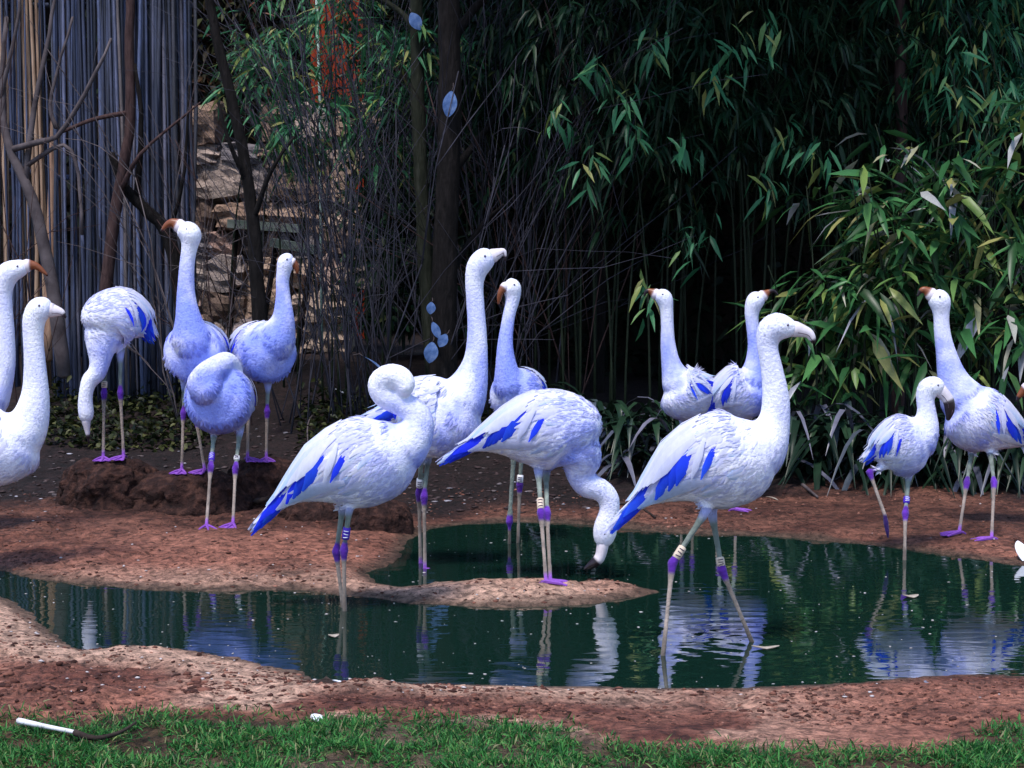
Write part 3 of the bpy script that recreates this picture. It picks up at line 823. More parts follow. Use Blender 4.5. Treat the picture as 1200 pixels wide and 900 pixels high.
# --- brown brush above the stone wall, and an added near-black hedge in place of the deep shade
def brush(name, label, px0, px1, Y, z0, z1, n, size, mat, seed, core=True, depth=.7, wid=.34):
    rg = np.random.default_rng(seed)
    x0, x1 = P(px0, 200, Y).x, P(px1, 200, Y).x
    base = Vector(((x0 + x1) / 2, Y, gz1((x0 + x1) / 2, Y)))
    root = thing(name, label, 'hedge' if core else 'bush', base)
    hw = (x1 - x0) / 2
    X = rg.uniform(-hw, hw, n); Z = rg.uniform(z0, z1, n)
    fr = 0.45 * fbm(X * 1.8, Z * 1.8, seed, 3)
    Yl = fr - depth * rg.random(n) ** 2
    az = rg.uniform(math.pi, 2 * math.pi, n); el = rg.normal(-.3, .5, n)
    D_ = np.stack([np.cos(az) * np.cos(el), np.sin(az) * np.cos(el), np.sin(el)], 1)
    v, f = leaf_arrays(np.stack([X, Yl, Z], 1), D_, rg.normal(0, .5, (n, 3)) + (0, 0, 1), size * rg.uniform(.6, 1.4, n), size * wid * rg.uniform(.7, 1.3, n), rg.uniform(0, .3, n))
    add('foliage', mesh_np('foliage', v, f), mat, root, kind='stuff')
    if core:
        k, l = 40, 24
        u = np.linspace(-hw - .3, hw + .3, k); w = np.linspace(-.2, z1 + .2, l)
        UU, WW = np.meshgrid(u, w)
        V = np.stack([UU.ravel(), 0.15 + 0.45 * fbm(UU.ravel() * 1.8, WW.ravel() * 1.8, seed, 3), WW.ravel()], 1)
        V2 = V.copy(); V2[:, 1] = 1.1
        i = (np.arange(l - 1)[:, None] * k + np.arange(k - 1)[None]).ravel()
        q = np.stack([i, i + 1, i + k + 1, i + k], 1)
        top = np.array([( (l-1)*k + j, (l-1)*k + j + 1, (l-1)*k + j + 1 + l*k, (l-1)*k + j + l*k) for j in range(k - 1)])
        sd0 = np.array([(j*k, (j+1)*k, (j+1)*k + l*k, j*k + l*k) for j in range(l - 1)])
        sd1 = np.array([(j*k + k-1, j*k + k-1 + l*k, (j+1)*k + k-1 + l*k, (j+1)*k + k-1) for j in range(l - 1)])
        add('shade_backing', mesh_np('shade_backing', np.vstack([V, V2]), np.vstack([q, q[:, ::-1] + l*k, top, sd0, sd1])), M_DARK, root)  # near-black backing sheet that stands for deep shade behind the leaves
    return root
brush('backing_hedge', 'added nearly black hedge standing for the deep shade behind the bamboo', 560, 1330, 14.6, 0, 5.0, 9000, .13, M_HEDGE, 5)
brush('backing_hedge', 'added dark hedge backing behind the red shed and stone wall', 150, 600, 18.6, 0, 5.6, 6000, .14, M_HEDGE, 6)
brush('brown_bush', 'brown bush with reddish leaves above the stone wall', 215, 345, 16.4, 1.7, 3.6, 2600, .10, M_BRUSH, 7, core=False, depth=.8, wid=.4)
brush('backing_hedge', 'added dark hedge backing seen through the gaps of the left fence', -150, 160, 15.2, 0, 4.6, 1500, .12, M_HEDGE, 8)
brush('dark_bush', 'dark leafy bush behind the mossy trunk', 405, 570, 15.0, 0.2, 3.9, 3800, .12, M_BAM, 9, core=False, depth=.8, wid=.3)

# --- leaf crowns added out of view to shade the planting
def shade_crown(root, cx, cy, cz, rx, ry, rz, n, size, seed):
    rg = np.random.default_rng(seed)
    cl = rg.normal(0, 1, (60, 3)); cl /= np.linalg.norm(cl, axis=1)[:, None]; cl *= (rg.random((60, 1)) ** .4)
    c = cl[rg.integers(0, 60, n)] + rg.normal(0, .17, (n, 3))
    p = c * (rx, ry, rz) + (cx, cy, cz) - np.array(root.location)
    D_ = rg.normal(0, 1, (n, 3)); D_[:, 2] -= .5
    v, f = leaf_arrays(p, D_, rg.normal(0, .5, (n, 3)) + (0, 0, 1), size * rg.uniform(.7, 1.3, n), size * .5 * rg.uniform(.7, 1.3, n), rg.uniform(0, .3, n))
    add('shade_crown', mesh_np('shade_crown', v, f), M_BAM, root, kind='stuff')
shade_crown(THICK, .5, 12.8, 5.2, 1.6, 2.2, 1.1, 9000, .22, 1)
t2 = tree('slim reddish trunk rising out of the black gap behind the broad leaves', [(1052, 500, 12.6, 8), (1054, 300, 12.6, 7.5), (1056, 120, 12.6, 7), (1054, 0, 12.6, 6.5), (1050, -260, 12.6, 6)], [], M_BARKB, 12)
shade_crown(t2, 1.9, 12.5, 5.2, 2.4, 2.3, 1.1, 10000, .22, 2)
t3 = tree('dark trunk standing deep inside the bamboo thicket', [(700, 480, 13.4, 9), (702, 200, 13.4, 8), (698, -250, 13.4, 7)], [], M_BARK, 13)
shade_crown(t3, .8, 13.2, 5.6, 1.9, 2.0, 1.0, 6000, .22, 3)
# ================================================================== flamingos
M_PLUM = mat_col('plumage', rough=0.9, nscale=80, nstr=0.16, bump_s=0.6, bump_d=0.009, sheen=0.15, spec=0.1)
M_FEATH = mat_col('feather', rough=0.85, nscale=70, nstr=0.16, bump_s=0.3, bump_d=0.003, spec=0.15, stretch=(1, 1, 0.35))
nt_ = M_FEATH.node_tree; b_ = nt_.nodes['Principled BSDF']
tr_ = nt_.nodes.new('ShaderNodeBsdfTranslucent'); mx_ = nt_.nodes.new('ShaderNodeMixShader'); mx_.inputs[0].default_value = 0.4
nt_.links.new(b_.inputs['Base Color'].links[0].from_socket, tr_.inputs[0])
nt_.links.new(b_.outputs[0], mx_.inputs[1]); nt_.links.new(tr_.outputs[0], mx_.inputs[2])
nt_.links.new(mx_.outputs[0], nt_.nodes['Material Output'].inputs[0])
M_BILL = mat_col('bill_horn', rough=0.4, nscale=40, nstr=0.25, bump_s=0.1, bump_d=0.002, spec=0.4)
M_SKIN = mat_col('foot_skin', rough=0.55, nscale=80, nstr=0.35, bump_s=0.4, bump_d=0.003)
M_EYE, _nt, _b = new_mat('eye'); _b.inputs['Base Color'].default_value = (0.10, 0.08, 0.13, 1); _b.inputs['Roughness'].default_value = 0.1
M_BANDS = {}
for nm, c in (('beige', (0.62, 0.5, 0.4)), ('violet', (0.07, 0.03, 0.42)), ('white', (0.75, 0.72, 0.75))):
    M_BANDS[nm] = mat_noise('band_' + nm, [(0.3, tuple(x * 0.8 for x in c)), (0.7, c)], 60, 0.45, 0.1)
M_TICK = mat_noise('band_print_dark', [(0.3, (0.02, 0.01, 0.05)), (0.7, (0.04, 0.02, 0.08))], 50, 0.5, 0)
M_TICKW = mat_noise('band_print_white', [(0.3, (0.7, 0.7, 0.8)), (0.7, (0.8, 0.8, 0.85))], 50, 0.5, 0)

WHITE = np.array((0.84, 0.83, 0.92)); LAV = np.array((0.46, 0.49, 0.93)); BLUE = np.array((0.25, 0.32, 0.86))
DEEP = np.array((0.015, 0.03, 0.62)); CYAN = np.array((0.34, 0.58, 0.88))
LEG = np.array((0.25, 0.20, 0.175)); TIB = np.array((0.17, 0.20, 0.18)); PURP = np.array((0.085, 0.020, 0.27)); FOOT = np.array((0.25, 0.08, 0.46))
BILLPINK = np.array((0.74, 0.66, 0.72)); BILLDARK = np.array((0.015, 0.008, 0.012)); BILLOR = np.array((0.20, 0.055, 0.018))
FLOCK = 'flamingos round the pond'

def chain3(pts, Y, n):
    """[(px,py,r_px[,depth offset m])] -> (n,4) x,y,z,r"""
    rows = []
    for q in pts:
        d = q[3] if len(q) > 3 else 0.0
        p = P(q[0], q[1], Y + d)
        rows.append((p.x, p.y, p.z, q[2] * (Y + d) / FPX))
    r = catmull(rows, n)
    r[:, 3] = np.maximum(r[:, 3], 0.0015)
    return r

def remeshed(name, v, f, voxel):
    me = mesh_from(name + '_src', v, f)
    o = bpy.data.objects.new(name + '_src', me); col.objects.link(o)
    m = o.modifiers.new('r', 'REMESH'); m.mode = 'VOXEL'; m.voxel_size = voxel; m.use_smooth_shade = True
    dg = bpy.context.evaluated_depsgraph_get()
    out = bpy.data.meshes.new_from_object(o.evaluated_get(dg))
    out.name = name
    bpy.data.objects.remove(o); bpy.data.meshes.remove(me)
    return out

def relax(me, w, it):
    n = len(me.vertices); e = np.empty(len(me.edges) * 2, np.int32); me.edges.foreach_get('vertices', e)
    e = e.reshape(-1, 2); co = np.empty(n * 3); me.vertices.foreach_get('co', co); co = co.reshape(-1, 3)
    ii = np.concatenate([e[:, 0], e[:, 1]]); jj = np.concatenate([e[:, 1], e[:, 0]])
    deg = np.maximum(np.bincount(ii, minlength=n), 1)
    for _ in range(it):
        av = np.stack([np.bincount(ii, co[jj, k], n) for k in range(3)], 1) / deg[:, None]
        co = co + (av - co) * w[:, None]
    me.vertices.foreach_set('co', co.ravel()); me.update()
    return co

def ribbon(path, nrm, width, cup=0.25):
    """feather blade along path (k,3), normals (k,3), width (k,)"""
    T = np.gradient(path, axis=0); T /= np.linalg.norm(T, axis=1)[:, None] + 1e-9
    S = np.cross(T, nrm); S /= np.linalg.norm(S, axis=1)[:, None] + 1e-9
    k = len(path)
    v = np.empty((k, 3, 3))
    v[:, 0] = path - S * width[:, None] - nrm * (width * cup)[:, None]
    v[:, 1] = path
    v[:, 2] = path + S * width[:, None] - nrm * (width * cup)[:, None]
    f = []
    for i in range(k - 1):
        for j in range(2):
            a = i * 3 + j
            f.append((a, a + 1, a + 4, a + 3))
    return v.reshape(-1, 3), f

def foot_mesh(size=0.095):
    mb = MB()
    toes = [(-0.55, 0.92), (0.0, 1.0), (0.5, 0.92)]
    for a, l in toes:
        p = [(0, 0, 0.014), (math.cos(a)*l*size*0.5, math.sin(a)*l*size*0.5, 0.010), (math.cos(a)*l*size, math.sin(a)*l*size, 0.004)]
        v, f = tube(catmull(p, 5), [0.010, 0.008, 0.0075, 0.006, 0.003], 6)
        mb.add(v, f, FOOT * 0.9)
    v, f = tube([(0, 0, 0.014), (-0.02, 0, 0.012), (-0.035, 0, 0.004)], [0.009, 0.006, 0.003], 6); mb.add(v, f, FOOT * 0.7)
    w = [(0, 0, 0.012)]
    for (a, l), (b, k) in zip(toes[:-1], toes[1:]):
        m = (a + b) / 2; q = 0.72
        w += [(math.cos(a)*l*size*.96, math.sin(a)*l*size*.96, 0.004), (math.cos(m)*q*size*1.1, math.sin(m)*q*size*1.1, 0.006)]
    w.append((math.cos(toes[-1][0])*toes[-1][1]*size*.96, math.sin(toes[-1][0])*toes[-1][1]*size*.96, 0.004))
    lo = [(x, y, z - 0.004) for x, y, z in w]
    n = len(w); f = [(0, i, i + 1) for i in range(1, n - 1)] + [(n, n + i + 1, n + i) for i in range(1, n - 1)]
    f += [(i, i + n, i + 1 + n, i + 1) for i in range(1, n - 1)]
    mb.add(w + lo, f, FOOT * 1.15)
    me = mb.mesh('webbed_foot', False)
    me.materials.append(M_SKIN)
    return me
FOOT_ME = foot_mesh()

def ring(c, axis, r, h, name, mat, root, ticks=None, toward=None):
    """leg band with printed strokes"""
    a = Vector(axis).normalized()
    pts = [Vector(c) + a * (h * (k / 3 - 0.5)) for k in range(4)]
    v, f = tube([tuple(p - root.location) for p in pts], [r, r * 1.04, r * 1.04, r], 12)
    o = add(name, mesh_from(name, v, f), mat, root)
    if ticks is not None:
        w = Vector((0, -1, 0)); s = a.cross(w).normalized(); w = s.cross(a).normalized()
        if w.y > 0: w = -w
        for i in range(3):
            q = Vector(c) + a * (h * (0.28 * (i - 1))) - root.location
            ang = (0.35, -0.3, 0.0)[i]
            d = (s * math.cos(ang) + a * math.sin(ang) * 0.5).normalized()
            pp = [q + d * (r * 0.62 * t) + w * (r * 1.06 * math.sqrt(max(0.05, 1 - (0.62 * t) ** 2)) + 0.0003) for t in (-1, -.3, .3, 1)]
            v, f = tube([tuple(p) for p in pp], [0.0017] * 4, 5)
            add('printed_stroke', mesh_from('printed_stroke', v, f), ticks, o)
    return o

def flamingo(label, Y, body, neck, bill, legs, gz=0.0, flat=0.85, wash=0.4, wing=1.0, facing=0.0, bill_dark=0.62, bill_mid='pink',
             eyes=True, bands=(), bs=1.0, dark=0.0, feet=True, feetang=None, cover=1.0, tint=0.0, seed=0, sides=(-1, 1)):
    rg = np.random.default_rng(seed + 11)
    B = chain3(body, Y, 26); N = chain3(neck, Y, 44)
    leg3 = []; footpos = []
    for L in legs:
        ft = L['foot']
        if 'fy' in L: fp = P(ft[0], ft[1], L['fy'])
        elif L.get('deep'): fp = G(ft[0], ft[1], 0.0)
        else:
            z_ = 0.03
            for _ in range(10):
                fp = G(ft[0], ft[1], z_); z_ = max(gz1(fp.x, fp.y), -0.02) + 0.012
        rows = []
        hip = P(L['hip'][0], L['hip'][1], Y + L.get('hd', 0.0))
        kn = P(L['knee'][0], L['knee'][1], Y + (fp.y - Y) * 0.5 + L.get('kd', 0.0))
        hb = hip + Vector((0, 0, 0.05))
        th = hip.lerp(kn, 0.3)
        rows += [(*hb, 0.030), (*hip, 0.020), (*th, 0.0115), (*hip.lerp(kn, 0.8), 0.0095), (*kn.lerp(hip, 0.05), 0.0165), (*kn, 0.0185),
                 (*kn.lerp(fp, 0.06), 0.0150), (*kn.lerp(fp, 0.22), 0.0092), (*kn.lerp(fp, 0.6), 0.0082), (*fp, 0.0095)]
        if L.get('deep'):
            rows.append((*(fp + (fp - kn).normalized() * L['deep']), 0.009))
        if L.get('dangle'):
            e = P(L['dangle'][0], L['dangle'][1], fp.y)
            rows += [(*fp.lerp(e, 0.3), 0.013), (*fp.lerp(e, 0.7), 0.010), (*e, 0.004)]
        rows = np.array(rows)
        # linear resample keeps knees crisp
        d = np.concatenate([[0], np.cumsum(np.linalg.norm(np.diff(rows[:, :3], axis=0), axis=1))])
        s = np.unique(np.concatenate([np.linspace(0, d[-1], 60), d]))
        R = np.stack([np.interp(s, d, rows[:, k]) for k in range(4)], 1)
        leg3.append((R, hip, kn, fp, L)); footpos.append(fp)
    base = sum(footpos, Vector()) / len(footpos)
    root = thing('flamingo', label, 'flamingo', base, FLOCK)
    O = np.array(base)
    v0 = []; f0 = []; n = 0
    def put(C, seg, fl):
        nonlocal n
        v, f = tube(C[:, :3], C[:, 3], seg, fl)
        v0.append(v); f0.extend([tuple(i + n for i in q) for q in f]); n += len(v)
    N2 = N.copy(); N2[:5, 3] *= np.linspace(.72, 1.0, 5)
    put(B, 28, flat); put(N2, 18, 0.93)
    for R, *_ in leg3: put(R, 8, 1.0)
    V = np.vstack(v0) - O
    me = remeshed('flamingo_body', V, f0, 0.0048)
    co = np.empty(len(me.vertices) * 3); me.vertices.foreach_get('co', co); co = co.reshape(-1, 3) + O
    # zone of every vertex
    S = [B, N] + [R for R, *_ in leg3]
    dist = []
    loc = []
    for C in S:
        dd = np.linalg.norm(co[:, None, :] - C[None, :, :3], axis=2) - C[None, :, 3]
        loc.append(dd.argmin(1)); dist.append(dd.min(1))
    dist = np.array(dist); zone = dist.argmin(0)
    rad = np.choose(np.minimum(zone, 1), [B[loc[0], 3], N[loc[1], 3]])
    w = np.where(zone >= 2, 0.02, np.clip(rad / 0.05, 0.15, 0.55))
    co = relax(me, w, 34) + O
    m1 = fbm(co[:, 0] * 9, co[:, 1] * 9, co[:, 2] * 9 + seed, 3)
    m2 = vnoise(co[:, 0] * 60, co[:, 1] * 60, co[:, 2] * 25)
    c = WHITE + np.zeros((len(co), 3))
    nt_ = loc[1] / 43.0
    nb = loc[0] / 25.0
    wa = np.where(zone == 1, sm(0.75, 0.12, nt_), sm(0.45, 0.95, nb)) * wash
    wa = np.clip(wa * (0.72 + 0.9 * m1) + tint + 0.09 + 0.26 * m1 + 0.08 * m2, 0, 1)
    c = c + (LAV - c) * np.clip(wa * 1.6, 0, 1)[:, None]
    c = c + (BLUE - c) * np.clip(wa * 1.5 - 0.5, 0, 0.9)[:, None]
    for k, (R, hip, kn, fp, L) in enumerate(leg3):
        q = zone == k + 2
        pos = co[q]
        dk = np.linalg.norm(pos - np.array(kn), axis=1)
        up = pos[:, 2] > kn.z if not L.get('dangle') else (np.linalg.norm(pos - np.array(hip), axis=1) < (hip - kn).length)
        cc = np.where(up[:, None], TIB, LEG) * (1 + 0.45 * m1[q] + 0.35 * m2[q])[:, None]
        dh = np.linalg.norm(pos - np.array(hip), axis=1)
        cc = cc + (LAV * 0.8 - cc) * sm(0.05, 0.01, dh)[:, None]
        cc = cc + (PURP * (1 + 0.5 * m2[q])[:, None] - cc) * sm(0.045, 0.03, dk)[:, None]
        df = np.linalg.norm(pos - np.array(fp), axis=1)
        if L.get('dangle'):
            dc = np.array((0.03, 0.012, 0.10))
            cc = cc + (dc - cc) * sm(0.0, 0.02, (pos - np.array(fp)) @ np.array((0, 0, -1.0)) + 0.015)[:, None]
        elif not L.get('deep'):
            cc = cc + (FOOT - cc) * sm(0.05, 0.015, df)[:, None]
        else:
            cc = cc * (1 - 0.55 * sm(0.10, 0.0, df))[:, None]
        c[q] = cc
    at = me.color_attributes.new('col', 'FLOAT_COLOR', 'POINT')
    c4 = np.ones((len(co), 4)); c4[:, :3] = np.clip(c, 0, 1); at.data.foreach_set('color', c4.ravel())
    me.materials.clear(); me.materials.append(M_PLUM)
    add('body', me, None, root)
    # small contour feathers all over body and neck
    nv = len(co)
    nrm = np.empty(nv * 3, np.float32); me.vertices.foreach_get('normal', nrm); nrm = nrm.reshape(-1, 3).astype(float)
    cand = np.nonzero((zone < 2) & (np.abs(dist[0] - dist[1]) > .006))[0]
    pick = rg.choice(cand, min(len(cand), 3600), replace=False)
    TB = np.gradient(B[:, :3], axis=0); TN = np.gradient(N[:, :3], axis=0)
    dirn = np.where((zone[pick] == 0)[:, None], -TB[loc[0][pick]], -TN[loc[1][pick]])
    dirn /= np.linalg.norm(dirn, axis=1)[:, None] + 1e-9
    rr_ = np.where(zone[pick] == 0, B[loc[0][pick], 3], N[loc[1][pick], 3])
    headz = (zone[pick] == 1) & (loc[1][pick] > 34)
    dirn = dirn + rg.normal(0, .25, dirn.shape) + np.array((0, 0, -.35))
    dirn[:, 2] = np.where((zone[pick] == 0) & (dirn[:, 2] > 0), -.3 * dirn[:, 2], dirn[:, 2])
    nn_ = nrm[pick]; dirn = dirn - nn_ * (dirn * nn_).sum(1)[:, None]; dirn /= np.linalg.norm(dirn, axis=1)[:, None] + 1e-9
    ln = np.clip(rr_ * .27, .007, .036) * rg.uniform(.7, 1.4, len(pick)) * np.where(headz, .55, 1)
    wd = ln * rg.uniform(.16, .30, len(pick))
    sd_ = np.cross(dirn, nn_)
    p0 = co[pick] - O - nn_ * .001
    lift = rg.uniform(-.01, .035, len(pick))
    CV = np.empty((len(pick), 4, 3))
    cur = np.clip(ln * ln / (2 * np.maximum(rr_, .01)), 0, ln * .35)
    mid_ = p0 + dirn * (ln * .55)[:, None] + nn_ * (ln * lift * .55 + .0022 - cur * .22)[:, None]
    CV[:, 0] = p0
    CV[:, 1] = mid_ - sd_ * (wd * .5)[:, None]
    CV[:, 2] = p0 + dirn * ln[:, None] + nn_ * (ln * lift + .0022 - cur * .72)[:, None]
    CV[:, 3] = mid_ + sd_ * (wd * .5)[:, None]
    CC = np.repeat((c[pick] * rg.uniform(.93, 1.07, (len(pick), 1)))[:, None, :], 4, 1)
    CC = CC + (LAV - CC) * ((rg.random((len(pick), 1, 1)) < .28) & ~headz[:, None, None]) * rg.uniform(.10, .45, (len(pick), 1, 1))
    add('contour_feathers', mesh_np('contour_feathers', CV.reshape(-1, 3), np.arange(4 * len(pick)).reshape(-1, 4), True, np.clip(CC, 0, 1).reshape(-1, 3)), M_FEATH, root, kind='stuff')
    # bill: hooked, pale or orange at the base, dark tip
    if bill:
        K = chain3(bill, Y, 16)
        K[:, 3] *= np.linspace(.90, .55, 16) if bill_mid == 'pink' else np.r_[np.linspace(.92, .66, 5), np.linspace(.64, .5, 11)]
        K[:, 3] *= np.linspace(1, bs, 16)
        K = np.vstack([np.r_[N[-3, :3], K[0, 3]], K])
        v, f = tube(K[:, :3], K[:, 3], 12, 0.8)
        t = np.repeat(np.linspace(0, 1, 17), 12); t = np.r_[t, 0, 1]
        mid = BILLPINK if bill_mid == 'pink' else BILLOR
        cc = mid + np.zeros((len(v), 3))
        cc = cc + (BILLPINK - cc) * sm(.22, .10, t)[:, None]
        cc = cc + (BILLDARK - cc) * sm(bill_dark - 0.04, bill_dark + 0.06, t)[:, None]
        bo = add('bill', mesh_from('bill', v - O, f, True, cc), M_BILL, root)
        if bill_mid == 'pink' and K[2:, 3].max() > .012:
            tb = np.gradient(K[:, :3], axis=0); lb = np.cross(tb, (0, 0.0, 1.0)); lb /= np.linalg.norm(lb, axis=1)[:, None] + 1e-9
            ub = np.cross(lb, tb); ub /= np.linalg.norm(ub, axis=1)[:, None] + 1e-9
            for s in (-1, 1):
                gp = K[2:15, :3] + lb[2:15] * (s * K[2:15, 3] * .74)[:, None] - ub[2:15] * (K[2:15, 3] * .38)[:, None]
                v, f = tube(gp - O, .0013, 5)
                add('gape_line', mesh_from('gape_line', v, f, True, np.broadcast_to(np.array((.10, .06, .09)), (len(v), 3))), M_BILL, bo)
    if eyes:
        hc = N[-6]; hd = N[-1, :3] - N[-8, :3]; hd[2] *= 0.3
        lat = np.cross(hd, (0, 0, 1.0)); lat /= np.linalg.norm(lat) + 1e-9
        for s in (-1, 1):
            e = hc[:3] + lat * s * (hc[3] * 0.86) + np.array((0, 0, hc[3] * 0.25))
            v, f = tube([e - lat * s * 0.003, e + lat * s * 0.001, e + lat * s * 0.003], [0.0052, 0.0048, 0.002], 8)
            add('eye', mesh_from('eye', v - O, f), M_EYE, root)
    # feet
    if feet:
        for k, (R, hip, kn, fp, L) in enumerate(leg3):
            if L.get('deep') or L.get('dangle'): continue
            o = add('foot', FOOT_ME, None, root)
            o.location = fp - base + Vector((0, 0, -0.012))
            o.rotation_euler = (0, 0, (feetang if feetang is not None else facing) + (0.25, -0.2)[k % 2])
    for b in bands:
        R, hip, kn, fp, L = leg3[b[0]]
        q = hip.lerp(kn, b[1]) if b[1] <= 1 else kn.lerp(fp, b[1] - 1)
        ring(q, (hip - kn), 0.0145, b[3], 'leg_band', M_BANDS[b[2]], root, M_TICKW if b[2] == 'violet' else M_TICK)
    # wings
    if wing > 0:
        T, U, Sd = frames(B[:, :3])
        zz = np.array((0, 0, 1.0))
        U = zz - T * (T @ zz)[:, None]; U /= np.linalg.norm(U, axis=1)[:, None] + 1e-6
        Sd = np.cross(T, U)
        AL = np.linalg.norm(np.diff(B[:, :3], axis=0), axis=1).sum()
        tt = np.linspace(0, 1, 26)
        FS = min(1.0, AL / 0.55)
        def at_(t, phi, s, off):
            t = np.asarray(t, float); tc = np.clip(t, 0, 1)
            g = lambda A: np.stack([np.interp(tc, tt, A[:, k]) for k in range(3)], -1)
            a = g(B[:, :3]); tg = g(T); u = g(U); sd_ = g(Sd)
            over = np.minimum(t, 0)
            a = a + tg * (over * AL)[..., None] - zz * (0.25 * over * over * AL)[..., None]
            r = np.interp(tc, tt, B[:, 3]) * 0.985
            r = np.where(t < 0, r * np.clip(1 + t * 2.2, 0.25, 1), r)
            nn = u * np.cos(phi)[..., None] + sd_ * (s * np.sin(phi))[..., None]
            pos = a + u * (np.cos(phi) * r)[..., None] + sd_ * (s * np.sin(phi) * r * flat)[..., None] + nn * off[..., None]
            return pos, nn
        K = 7
        q = np.linspace(0, 1, K)
        prof_round = np.sqrt(np.clip(1 - (2 * np.clip(q, 0.5, 1) - 1) ** 2, 0, 1)) * (0.55 + 0.45 * sm(0, 0.4, q)); prof_round[-1] = 0.12
        prof_long = (0.45 + 0.55 * sm(0, 0.35, q)) * (1 - 0.85 * sm(0.6, 1.0, q))
        def feather(t0, p0, t1, p1, s, wd, o0, o1, prof, curve=0.0):
            t = t0 + (t1 - t0) * q; ph = p0 + (p1 - p0) * q + curve * np.sin(q * np.pi)
            pos, nn = at_(t, ph, s, o0 + (o1 - o0) * q ** 1.3)
            return ribbon(pos - O, nn, wd * prof)
        for s in sides:
            mb = MB()
            rows = 9
            for i in range(rows):
                tr = 0.80 - 0.66 * i / (rows - 1)
                cnt = int((13 + 4 * math.sin(math.pi * i / rows)) * cover)
                for j in range(cnt):
                    ph = (0.05 if tr < .62 else .45) + (1.95 if tr < .62 else 1.5) * (j + 0.5 * (i % 2) + rg.uniform(-.3, .3)) / cnt
                    t0 = tr + rg.uniform(-.05, .05)
                    ln = (0.20 + 0.12 * i / rows) * rg.uniform(.8, 1.35)
                    v, f = feather(t0, ph, t0 - ln, ph + rg.uniform(.12, .48), s, AL * (0.026 + 0.012 * rg.random()),
                                   0.0005 * FS, (0.003 + 0.005 * rg.random()) * FS, prof_long, rg.uniform(-.08, .08))
                    k = rg.random()
                    cbase = WHITE + (LAV - WHITE) * (0.08 + 0.5 * rg.random() ** 1.5 * (1 + tint * 3))
                    ctip = cbase
                    if k < 0.26: ctip = CYAN * (0.8 + 0.35 * rg.random())
                    elif k < 0.40: ctip = LAV
                    qq = np.repeat(q, 3)[:, None]
                    edge = np.tile([1.0, 0.15, 0.55], K)[:, None]
                    cc = cbase + (ctip - cbase) * np.clip(qq * edge * 1.15, 0, 1)
                    mb.add(v, f, np.clip(cc, 0, 1))
            wo = add('wing', mb.mesh('wing_coverts'), M_FEATH, root)
            # blue flight feathers under the plumes
            sets = []
            for j in range(4):
                sets.append((0.50 - 0.05 * j, 0.85 + 0.09 * j, 0.29 - 0.055 * j, 1.74 + 0.06 * j, 0.044, 0.001, 0.019))
            sets.append((0.60, 1.10, 0.47, 1.78, 0.026, 0.001, 0.019))
            for j in range(5):
                sets.append((0.17 - 0.03 * j, 0.95 + 0.2 * j, -0.12 - 0.05 * ((j * 3) % 5) * 0.6, 1.55 + 0.25 * j, 0.036, 0.004, 0.017))
            for (t0, p0, t1, p1, wd, oa, ob) in sets:
                if rg.random() > 0.55 + 0.45 * wing: continue
                v, f = feather(t0, p0, t1 - rg.uniform(0, .05), p1, s, AL * wd, oa, ob, prof_long)
                qq = np.repeat(q, 3)[:, None]
                cc = DEEP * (1 + 0.6 * rg.random()) + (np.array((0.05, 0.28, 0.85)) - DEEP) * (qq * 0.4 * rg.random())
                add('flight_feather', mesh_from('flight_feather', v, f, True, np.clip(cc, 0, 1)), M_FEATH, wo)
            # long white plumes that hang over them
            for j in range(9):
                x = j / 8
                if j < 6:
                    x = j / 5
                    t0 = 0.55 - 0.06 * x + rg.uniform(-.03, .03); p0 = 0.10 + 0.75 * x
                    t1 = -0.08 + 0.30 * x + rg.uniform(-.04, .04); p1 = 0.50 + 0.72 * x + rg.uniform(-.06, .06)
                    oa, ob = 0.009, 0.018
                elif j == 6: t0, p0, t1, p1, oa, ob = .53, .95, .385, 1.74, .016, .018
                else:
                    t0, p0, t1, p1, oa, ob = .52 - .12 * (j - 7), 1.85, .06 - .08 * (j - 7), 2.0 - .1 * (j - 7), .010, .014
                v, f = feather(t0, p0, t1, p1, s, AL * rg.uniform(.038, .052) * (.6 if j == 6 else 1), oa, ob + 0.003 * rg.random(), prof_long, rg.uniform(-.05, .05))
                cb = WHITE + (LAV - WHITE) * 0.35 * rg.random()
                ct = cb + (CYAN - cb) * (0.7 if rg.random() < 0.3 else 0.1)
                qq = np.repeat(q, 3)[:, None]
                add('plume', mesh_from('plume', v, f, True, np.clip(cb + (ct - cb) * qq, 0, 1)), M_FEATH, wo)
    return root

def leg(hip, knee, foot, **k):
    return dict(hip=hip, knee=knee, foot=foot, **k)

R2 = math.pi
# --- walking bird in the water, right of the spit
flamingo('white flamingo striding through the pond with bright blue wing feathers', 6.9,
    [(747,590,7),(772,570,23),(805,549,46),(840,540,58),(868,536,54),(893,527,38)],
    [(868,540,46),(893,522,33),(907,495,20),(909,465,16.5),(904,430,13.5),(899,404,13),(902,389,16.5),(911,383,17.5),(922,384,14),(931,386,10)],
    [(933,386,10.5),(941,388,8.5),(948,391,7),(952,397,5.5),(953,402,3)],
    [leg((828,598),(788,660),(777,768),deep=.12,hd=-.05), leg((834,600),(846,668),(881,752),deep=.12,hd=.05)],
    wash=.25, bands=[(0,.80,'beige',.045),(1,.86,'beige',.03)], facing=0, bill_dark=.80, bs=1.3, seed=1)
